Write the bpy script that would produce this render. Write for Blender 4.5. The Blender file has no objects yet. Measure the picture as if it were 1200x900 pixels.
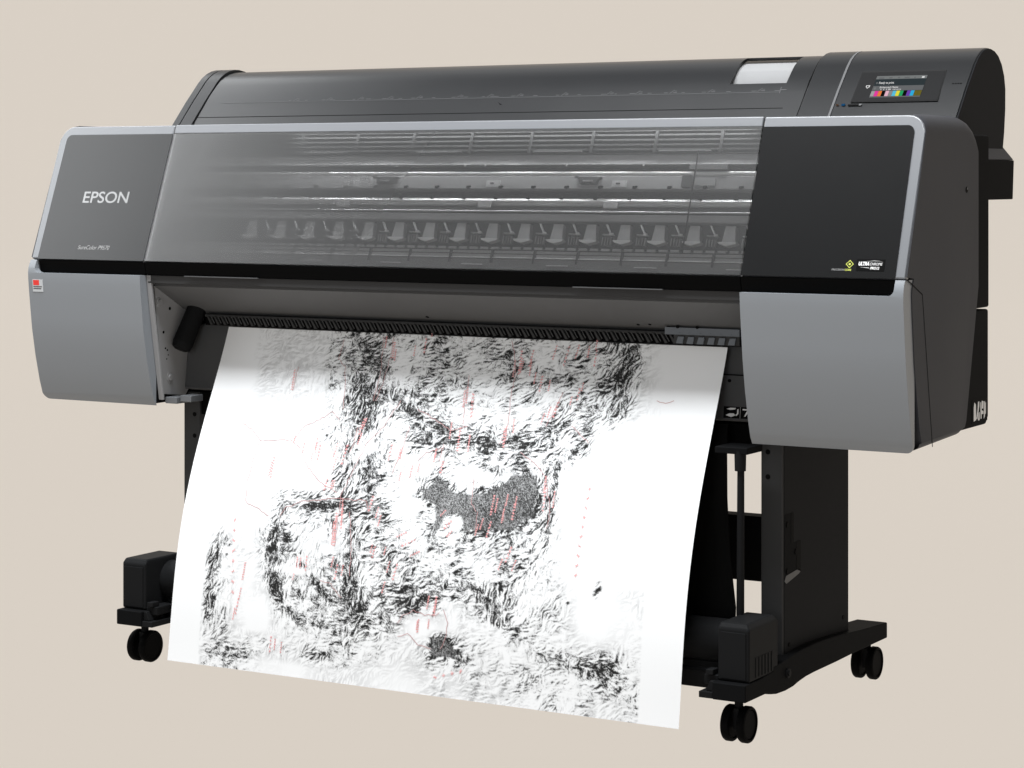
import bpy, bmesh, math, random
from mathutils import Vector, Matrix
random.seed(7)
sc = bpy.context.scene
col = sc.collection

# ------------------------------------------------------------------ materials
def principled(name, base, rough=.5, spec=.3, metal=0., grain=0., grain_scale=900., var=0.):
    m = bpy.data.materials.new(name); m.use_nodes = True
    nt = m.node_tree; b = nt.nodes['Principled BSDF']
    b.inputs['Base Color'].default_value = (*base, 1)
    b.inputs['Roughness'].default_value = rough
    b.inputs['Metallic'].default_value = metal
    b.inputs['Specular IOR Level'].default_value = spec
    tc = nt.nodes.new('ShaderNodeTexCoord')
    if grain:
        n = nt.nodes.new('ShaderNodeTexNoise'); n.inputs['Scale'].default_value = grain_scale
        n.inputs['Detail'].default_value = 2
        bp = nt.nodes.new('ShaderNodeBump'); bp.inputs['Strength'].default_value = grain
        bp.inputs['Distance'].default_value = .0004
        nt.links.new(tc.outputs['Object'], n.inputs['Vector'])
        nt.links.new(n.outputs['Fac'], bp.inputs['Height'])
        nt.links.new(bp.outputs['Normal'], b.inputs['Normal'])
    if var:
        n = nt.nodes.new('ShaderNodeTexNoise'); n.inputs['Scale'].default_value = 4.
        n.inputs['Detail'].default_value = 4
        mr = nt.nodes.new('ShaderNodeMapRange')
        mr.inputs['To Min'].default_value = rough - var; mr.inputs['To Max'].default_value = rough + var
        nt.links.new(tc.outputs['Object'], n.inputs['Vector'])
        nt.links.new(n.outputs['Fac'], mr.inputs['Value'])
        nt.links.new(mr.outputs['Result'], b.inputs['Roughness'])
    return m

def emitter(name, c, s=1.):
    m = bpy.data.materials.new(name); m.use_nodes = True
    nt = m.node_tree; nt.nodes.clear()
    e = nt.nodes.new('ShaderNodeEmission'); o = nt.nodes.new('ShaderNodeOutputMaterial')
    e.inputs['Color'].default_value = (*c, 1); e.inputs['Strength'].default_value = s
    nt.links.new(e.outputs[0], o.inputs[0]); return m

def glass(name, tint, rough, ior=1.45, boost=1.):
    m = bpy.data.materials.new(name); m.use_nodes = True
    nt = m.node_tree; nt.nodes.clear()
    o = nt.nodes.new('ShaderNodeOutputMaterial'); mx = nt.nodes.new('ShaderNodeMixShader')
    t = nt.nodes.new('ShaderNodeBsdfTransparent'); g = nt.nodes.new('ShaderNodeBsdfGlossy')
    f = nt.nodes.new('ShaderNodeFresnel'); f.inputs['IOR'].default_value = ior
    mu = nt.nodes.new('ShaderNodeMath'); mu.operation = 'MULTIPLY'; mu.inputs[1].default_value = boost
    mu.use_clamp = True
    t.inputs['Color'].default_value = (tint, tint, tint, 1); g.inputs['Roughness'].default_value = rough
    nt.links.new(f.outputs[0], mu.inputs[0]); nt.links.new(mu.outputs[0], mx.inputs[0])
    nt.links.new(t.outputs[0], mx.inputs[1]); nt.links.new(g.outputs[0], mx.inputs[2])
    nt.links.new(mx.outputs[0], o.inputs[0]); return m

M = {}
M['silver'] = principled('silver_paint', (.220, .236, .256), .36, .42, 0, .12, 1500, .05)
M['bezel'] = principled('silver_paint_dimmed', (.150, .157, .170), .34, 1.0, 0, .12, 1500, .03)  # same paint as the silver pods, darkened to offset the light falling here
M['silver_dark'] = principled('silver_paint_return', (.15, .157, .167), .5, .3, 0, .1, 1500)
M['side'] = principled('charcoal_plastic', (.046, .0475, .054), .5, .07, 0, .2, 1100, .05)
M['gloss'] = principled('smoked_black_panel', (.0092, .0094, .0098), .23, .47, 0, 0, 900, .02)
M['strip'] = principled('black_handle_plastic', (.0025, .0025, .0026), .55, .03, 0, .15)
M['cover'] = principled('dark_grey_cover', (.0085, .009, .010), .31, .42, 0, .12, 1100, .03)
M['cover_end'] = principled('dark_grey_end_cover', (.0085, .009, .010), .36, .24, 0, .12, 1100, .03)
M['cap_end'] = principled('dark_cap_end', (.016, .0165, .018), .55, .02, 0, .15, 1100)
M['cover_line'] = principled('groove_black', (.004, .004, .004), .7, .05)
M['black'] = principled('black_steel', (.0068, .0070, .0075), .6, .018, 0, .15, 1200, .05)
M['black2'] = principled('black_plastic', (.0120, .0123, .0130), .45, .025, 0, .1, 1200)
M['colside'] = principled('column_black', (.0170, .0172, .0182), .6, .018, 0, .15, 1200, .05)
M['darkgrey'] = principled('dark_grey_steel', (.044, .0445, .0455), .5, .10, 0, .1, 1200)
M['lowgrey'] = principled('lower_grey_steel', (.085, .086, .088), .5, .10, 0, .1, 1200)
M['apron'] = principled('grey_guide_steel', (.105, .106, .108), .55, .2, 0, .1, 1200)
M['plate'] = principled('grey_sheet_steel', (.30, .30, .305), .5, .3, 0, .1, 1200)
M['cloth'] = principled('black_cloth', (.004, .004, .004), .9, .05)
M['steel'] = principled('bright_steel', (.8, .8, .8), .25, .5, .6)
M['rail'] = principled('brushed_aluminium', (.7, .7, .7), .34, .5, .45)
M['mid'] = principled('interior_grey', (.30, .30, .30), .5, .3)
M['mid2'] = principled('interior_light_grey', (.46, .46, .46), .5, .3)
M['dark'] = principled('interior_dark', (.10, .10, .10), .6, .2)
M['tab'] = principled('interior_pale_plastic', (.68, .68, .68), .5, .3)
M['adjust'] = principled('blue_grey_steel', (.13, .145, .165), .4, .4, .3)
M['slat'] = principled('slat_grey', (.03, .03, .03), .6, .15)
M['slatpale'] = principled('slat_pale', (.10, .10, .10), .5, .2)
M['trim'] = principled('grey_trim', (.10, .10, .103), .45, .2)
M['indark'] = principled('channel_black', (.02, .02, .02), .6, .1)
M['band'] = principled('exit_band_grey', (.045, .045, .046), .55, .1, 0, .1)
M['white'] = principled('white_ink', (.8, .8, .8), .5, .2)
M['letter'] = principled('metallic_lettering', (.21, .21, .21), .22, .5, 1.)
M['smallletter'] = principled('grey_lettering', (.3, .3, .3), .4, .4)
M['lime'] = principled('lime_ink', (.55, .6, .12), .5, .2)
M['red'] = principled('red_ink', (.75, .05, .04), .5, .2)
M['paleblue'] = principled('pale_sticker', (.5, .52, .54), .5, .2)
M['roll'] = principled('white_roll_paper', (.50, .50, .505), .7, .1)
M['redprint'] = principled('pink_print_ink', (.82, .38, .38), .7, .05)
M['borderprint'] = principled('grey_pink_print_ink', (.50, .28, .28), .7, .05)
M['rubber'] = principled('caster_rubber', (.004, .004, .0041), .45, .012)
M['lidglass'] = glass('clear_lid_window', .74, .1)
M['window'] = glass('smoked_window', .93, .34, 1.45, 2.75)
M['screen'] = emitter('screen_dark', (.03, .04, .045), 1)
M['scr_head'] = emitter('screen_header', (.18, .19, .19), 1)
M['scr_row'] = emitter('screen_row', (.13, .135, .14), 1)
M['scr_white'] = emitter('screen_white', (.7, .7, .7), 1)
INK = [(.35,.35,.35),(.75,.05,.35),(.8,.2,.05),(.005,.005,.005),(.75,.45,.55),(.25,.25,.25),(.1,.5,.7),(.75,.7,.05),(.02,.35,.12),(.005,.005,.005),(.15,.05,.4),(.03,.4,.7),(.14,.12,.02),(.14,.12,.02)]
for i, c in enumerate(INK): M['ink%d' % i] = emitter('screen_ink_%d' % i, c, 1)
M['led_blue'] = emitter('led_blue', (.01, .07, .17), 1)
M['led_orange'] = emitter('led_orange', (.09, .05, .03), 1)

# ------------------------------------------------------------------ helpers
def tag(o, label, cat, kind=None, group=None):
    if label: o['label'] = label
    if cat: o['category'] = cat
    if kind: o['kind'] = kind
    if group: o['group'] = group
    return o

def obj(name, bm, mats, parent=None, bevel=0., seg=2, angle=35, sharp=32):
    if not isinstance(mats, (list, tuple)): mats = [mats]
    bmesh.ops.recalc_face_normals(bm, faces=bm.faces)
    me = bpy.data.meshes.new(name); bm.to_mesh(me); bm.free()
    for m in mats: me.materials.append(m)
    me.polygons.foreach_set('use_smooth', [True] * len(me.polygons))
    me.set_sharp_from_angle(angle=math.radians(sharp))
    o = bpy.data.objects.new(name, me); col.objects.link(o)
    if parent is not None: o.parent = parent
    if bevel:
        b = o.modifiers.new('bevel', 'BEVEL'); b.width = bevel; b.segments = seg
        b.limit_method = 'ANGLE'; b.angle_limit = math.radians(angle); b.harden_normals = True
    return o

def B(): return bmesh.new()

def box(bm, x0, x1, y0, y1, z0, z1, mi=0):
    v = [bm.verts.new((x, y, z)) for x in (x0, x1) for y in (y0, y1) for z in (z0, z1)]
    for q in ((0,1,3,2),(4,6,7,5),(0,4,5,1),(2,3,7,6),(0,2,6,4),(1,5,7,3)):
        bm.faces.new([v[i] for i in q]).material_index = mi

def extrude_poly(bm, pts, vec, mi=0):
    """closed solid: polygon pts (3D) swept by vec"""
    vec = Vector(vec)
    a = [bm.verts.new(p) for p in pts]; b = [bm.verts.new(Vector(p) + vec) for p in pts]
    bm.faces.new(a).material_index = mi; bm.faces.new(b[::-1]).material_index = mi
    n = len(pts)
    for i in range(n):
        bm.faces.new((a[i], b[i], b[(i+1) % n], a[(i+1) % n])).material_index = mi

def prism(bm, yz, x0, x1, mi=0):
    extrude_poly(bm, [(x0, y, z) for y, z in yz], (x1 - x0, 0, 0), mi)

def cyl(bm, p0, p1, r, r1=None, n=24, mi=0, caps=True):
    p0, p1 = Vector(p0), Vector(p1); r1 = r if r1 is None else r1
    d = (p1 - p0).normalized()
    u = d.orthogonal().normalized(); w = d.cross(u)
    A, Bv = [], []
    for i in range(n):
        a = 2 * math.pi * i / n; e = u * math.cos(a) + w * math.sin(a)
        A.append(bm.verts.new(p0 + e * r)); Bv.append(bm.verts.new(p1 + e * r1))
    for i in range(n):
        bm.faces.new((A[i], A[(i+1) % n], Bv[(i+1) % n], Bv[i])).material_index = mi
    if caps:
        bm.faces.new(A[::-1]).material_index = mi; bm.faces.new(Bv).material_index = mi

def arc(cx, cy, r, a0, a1, n=6):
    return [(cx + r * math.cos(math.radians(a0 + (a1 - a0) * i / n)), cy + r * math.sin(math.radians(a0 + (a1 - a0) * i / n))) for i in range(n + 1)]

class Frame:
    """flat frame: x along the machine, t up the slope, d out of the surface"""
    def __init__(s, y0, z0, y1, z1):
        L = math.hypot(y1 - y0, z1 - z0)
        s.O = Vector((0, y0, z0)); s.T = Vector((0, (y1 - y0) / L, (z1 - z0) / L)); s.N = Vector((0, -s.T.z, s.T.y))
    def p(s, x, t, d=0.): return s.O + Vector((x, 0, 0)) + s.T * t + s.N * d
    def plate(s, bm, xt, d0, d1, mi=0):
        extrude_poly(bm, [s.p(x, t, d0) for x, t in xt], s.N * (d1 - d0), mi)
    def rect(s, bm, x0, x1, t0, t1, d0, d1, mi=0): s.plate(bm, [(x0, t0), (x1, t0), (x1, t1), (x0, t1)], d0, d1, mi)
    def text(s, bm, body, x, t, size, d=.0004, mi=0, shear=0., bold=0., width=None, depth=.0003):
        cu = bpy.data.curves.new('lettering_curve', 'FONT'); cu.body = body; cu.size = size
        cu.shear = shear; cu.offset = bold; cu.extrude = depth / 2
        to = bpy.data.objects.new('lettering_temp', cu)
        me = bpy.data.meshes.new_from_object(to)
        xs = [v.co.x for v in me.vertices]; x0 = min(xs); w = max(xs) - x0
        k = width / w if width else 1.
        mtx = Matrix.Identity(4)
        for r in range(3):
            mtx[r][0] = (1, 0, 0)[r] * k; mtx[r][1] = s.T[r]; mtx[r][2] = s.N[r]
        mtx.translation = s.p(x - x0 * k, t, d)
        me.transform(mtx)
        n0 = len(bm.faces); bm.from_mesh(me); bm.faces.ensure_lookup_table()
        for f in bm.faces[n0:]: f.material_index = mi
        bpy.data.objects.remove(to); bpy.data.meshes.remove(me); bpy.data.curves.remove(cu)

FA = Frame(0, .80, .095, 1.06)                 # sloping front
TK = Frame(.383, 1.077, .483, 1.177)           # sloping roll cover

def empty(name, loc=(0, 0, 0)):
    o = bpy.data.objects.new(name, None); o.location = loc; o.empty_display_size = .1; col.objects.link(o); return o
BLOBS=[[187,122,42,104,-90,11,28],[246,76,120,-5,13,44,22],[181,204,70,-6,13,43,20],[370,88,58,59,-35,22,95],[365,176,38,100,-50,6,95],[364,261,4,75,-40,-4,90],[358,329,11,47,-35,4,85],[331,230,9,33,-79,4,50],[483,66,115,4,6,37,55],[538,133,113,28,-6,45,60],[637,76,130,5,8,52,62],[751,88,107,-6,13,57,66],[837,68,79,-4,12,57,66],[849,125,68,-30,21,33,60],[917,72,-6,80,-32,-5,100],[915,146,-9,54,-31,-7,85],[897,179,38,-15,11,19,45],[957,56,37,9,-4,18,40],[476,187,69,39,-9,13,100],[562,224,77,43,-11,20,100],[652,244,81,26,-7,28,95],[742,239,90,2,4,31,90],[798,211,53,-37,24,26,85],[698,174,55,-35,23,26,60],[855,150,33,-33,28,24,70],[621,163,60,48,-16,15,70],[767,155,25,-41,26,15,60],[595,361,40,-2,9,44,125],[669,359,72,-5,6,29,120],[748,347,39,-2,9,50,120],[709,377,106,-7,4,21,110],[574,331,26,-2,6,27,110],[503,254,30,-2,8,29,100],[819,322,3,86,-14,0,95],[822,391,-3,62,-12,0,80],[800,300,13,31,-20,5,80],[341,384,104,-12,3,12,105],[411,388,49,-4,4,19,90],[269,372,52,-20,12,18,60],[266,345,7,29,-20,0,40],[228,470,1,81,-20,0,100],[249,550,28,63,-19,7,100],[294,597,45,29,-12,10,95],[330,619,35,12,-5,9,70],[404,456,8,86,-23,2,85],[419,534,4,79,-34,3,100],[449,579,27,49,-31,14,95],[402,591,3,39,-38,5,80],[348,541,62,50,-11,9,90],[381,498,35,28,-13,12,90],[331,430,8,45,-27,2,70],[354,420,-1,38,-10,0,90],[295,400,39,-4,5,23,60],[310,560,28,49,-21,9,75],[322,495,19,-2,6,48,45],[441,596,113,-3,0,15,35],[480,614,75,-7,2,26,40],[91,515,-6,65,-25,-2,85],[91,580,-1,56,-25,0,90],[108,463,20,23,-10,7,70],[145,575,3,32,-20,2,50],[190,482,32,-3,3,22,45],[168,647,60,-7,2,22,40],[141,686,65,0,0,7,80],[184,596,28,-2,3,36,30],[241,647,18,20,-17,10,75],[271,667,20,-2,2,17,60],[359,664,35,-2,0,14,85],[417,654,23,-3,2,20,50],[465,655,23,-2,1,12,30],[489,449,75,-5,7,47,45],[573,443,91,-7,6,40,55],[664,436,89,-7,7,45,55],[756,444,70,-7,5,37,50],[506,384,74,-5,6,32,40],[462,356,47,-4,7,32,35],[471,314,33,25,-12,11,70],[588,481,73,-7,3,21,55],[688,472,36,-3,3,19,60],[447,484,47,-3,4,31,35],[529,526,83,-2,0,15,85],[586,536,40,2,-1,14,95],[475,553,56,-5,2,22,50],[684,510,21,12,-6,9,100],[713,531,20,29,-11,5,95],[744,567,31,17,-8,10,95],[763,541,-5,61,-18,0,90],[809,515,-1,62,-25,0,75],[816,469,1,45,-18,0,60],[700,585,36,-3,1,12,40],[789,584,35,-3,1,15,50],[842,587,52,-5,2,29,35],[604,638,31,-2,0,12,125],[618,606,3,10,-25,7,120],[668,635,36,-3,1,12,30],[693,609,36,-3,1,12,50],[710,638,11,-2,1,15,50],[728,591,44,-5,1,9,50],[811,635,50,10,-5,14,60],[846,645,66,14,-7,20,65],[879,613,67,-12,2,12,70],[795,665,52,3,-2,12,60],[916,654,41,24,-14,17,55],[975,654,31,22,-13,14,65],[1010,665,23,-3,1,19,60],[935,688,50,0,-1,7,50],[744,688,70,2,-1,12,35],[866,681,42,2,-2,12,50],[599,688,54,0,-1,9,20],[847,660,19,24,-9,5,70],[937,491,-4,14,-7,-2,90],[957,495,23,0,-1,3,60],[983,529,8,9,-28,17,35],[934,548,-6,21,-10,-2,40],[978,573,37,-3,2,29,30],[945,577,7,9,-4,2,60],[879,515,1,7,-5,2,80],[898,536,42,-3,3,38,12],[931,621,34,-3,1,9,50],[1002,146,31,0,0,4,60],[972,43,34,-2,3,16,30],[965,96,24,-2,3,15,25],[629,303,43,-4,4,18,-80],[530,292,16,24,-39,16,-60],[562,340,11,0,4,20,-20],[285,512,0,9,-44,0,-120],[291,465,1,9,-40,2,-60],[572,591,40,-3,2,24,-100],[630,395,16,-2,3,14,-120],[654,144,25,-2,3,11,-50],[480,272,34,-4,6,22,-50],[589,181,24,13,-9,13,-60],[730,305,53,-4,3,13,-60],[687,316,25,-2,2,11,-60],[609,112,30,-2,4,15,-30],[401,268,16,17,-38,24,-50],[432,241,23,-2,6,24,-40],[717,174,18,-2,3,13,-50],[375,458,3,16,-39,3,-60],[232,270,118,-7,22,84,-60],[452,404,19,0,4,23,-50]]
RED=[[[288.5,51.9],[285.0,92.1],[305.8,108.7],[318.8,160.8],[324.7,194.3]],[[92.6,233.4],[121.8,246.3],[148.7,266.6],[219.6,263.0],[248.2,277.7]],[[148.7,266.6],[144.4,301.5],[141.6,352.2],[147.0,391.5],[173.7,400.3],[207.4,414.4]],[[229.3,261.1],[242.0,235.2],[277.6,218.5],[302.3,199.9],[323.2,216.7]],[[248.2,277.7],[273.4,310.6],[311.4,341.4],[333.4,350.4],[355.3,359.4]],[[233.4,412.7],[243.8,395.0],[280.8,380.8],[357.4,368.3],[426.1,370.1],[434.2,389.7]],[[402.5,42.8],[404.0,103.2],[400.5,147.7],[394.1,173.8]],[[451.8,170.1],[427.9,224.1],[398.5,259.3],[382.7,310.6],[366.0,363.0],[369.6,426.8],[369.6,459.9]],[[494.6,185.0],[537.9,203.6],[581.1,224.1],[611.9,212.9]],[[589.7,112.4],[593.2,162.6],[602.6,212.9]],[[666.9,41.0],[687.1,90.3],[690.4,142.1],[697.5,207.4],[687.9,242.6]],[[736.5,255.6],[767.0,270.3],[800.3,299.7],[821.7,361.2],[818.4,391.5]],[[527.2,587.1],[537.3,573.5],[560.4,561.5],[585.1,566.6],[603.7,566.6],[615.9,559.8]],[[529.3,611.0],[551.2,604.2],[575.0,621.2],[603.2,626.3]],[[624.6,554.7],[635.9,576.9],[632.7,604.2],[623.3,624.6]],[[992.2,142.1],[1010.1,145.9],[1026.0,140.3]],[[345.8,525.6],[371.9,530.7],[397.8,553.0]],[[392.2,393.2],[408.0,456.5],[412.3,511.8]],[[521.1,285.0],[535.9,268.5],[570.9,257.4]],[[671.2,371.9],[673.0,410.9]],[[725.4,352.2],[728.0,384.4]],[[194.7,112.4],[195.4,162.6]],[[873.0,229.7],[830.9,199.9]],[[370.1,227.8],[369.5,261.1],[364.7,279.5]],[[798.1,136.6],[788.1,170.1],[778.2,203.6]],[[648.9,310.6],[655.4,357.6],[667.5,371.9]],[[378.7,42.8],[391.3,121.7],[390.2,173.8]],[[485.0,220.4],[479.6,272.2],[471.0,314.2]],[[569.0,250.0],[567.9,283.2]]]
REDTXT=[[188.1,118.0,193.4,162.6,3,9],[192.8,297.8,194.3,341.4,4,8],[189.2,307.0,189.3,337.8,3,6],[128.1,418.0,146.6,575.2,5,8],[892.9,305.1,890.4,477.3,5,10],[607.4,679.1,678.7,656.9,5,4],[168.5,504.9,165.2,541.0,3,8],[572.9,575.2,571.4,600.8,3,6],[607.4,530.7,603.7,566.6,4,8],[285.3,517.0,283.1,530.7,2,3],[406.6,51.9,409.4,86.6,4,8],[476.6,41.0,478.5,73.8,3,5],[700.6,337.8,699.5,377.2,3,8],[745.7,382.6,746.6,350.4,4,6],[697.8,418.0,703.0,386.1,3,6],[363.2,395.0,367.6,459.9,4,12],[373.5,379.0,379.4,426.8,4,8],[434.2,389.7,438.8,357.6,4,5],[294.6,299.7,293.5,266.6,3,5],[325.2,357.6,327.0,332.4,3,4],[256.4,285.0,255.1,259.3,3,4],[455.4,290.5,455.9,255.6,3,5],[510.5,319.7,511.9,294.2,3,5],[597.4,214.8,602.2,263.0,4,9],[576.8,281.4,575.5,307.0,4,5],[692.4,209.2,698.8,250.0,4,7],[714.7,90.3,718.0,55.5,3,6],[607.7,145.9,615.1,196.2,4,7],[692.6,57.3,696.5,106.9,4,8],[747.4,105.0,748.0,138.4,4,6],[508.0,511.8,514.9,479.0,3,5],[378.6,522.1,382.3,491.1,3,5],[309.9,480.8,310.5,511.8,3,5],[461.1,451.2,457.3,475.6,3,4],[619.8,391.5,604.6,409.2,4,4],[517.6,447.8,548.9,432.0,3,5],[753.6,428.5,744.0,459.9,3,5],[803.8,316.1,806.2,363.0,3,7],[793.1,153.3,788.5,186.9,4,5],[831.3,125.4,830.2,151.4,3,4],[351.8,305.1,356.2,263.0,4,6],[374.8,244.5,380.6,209.2,4,6],[786.7,86.6,792.3,44.6,3,6],[850.8,50.1,850.8,84.8,3,5],[160.8,573.5,156.1,607.6,3,5],[244.2,638.2,243.1,670.6,3,5]]
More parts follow.
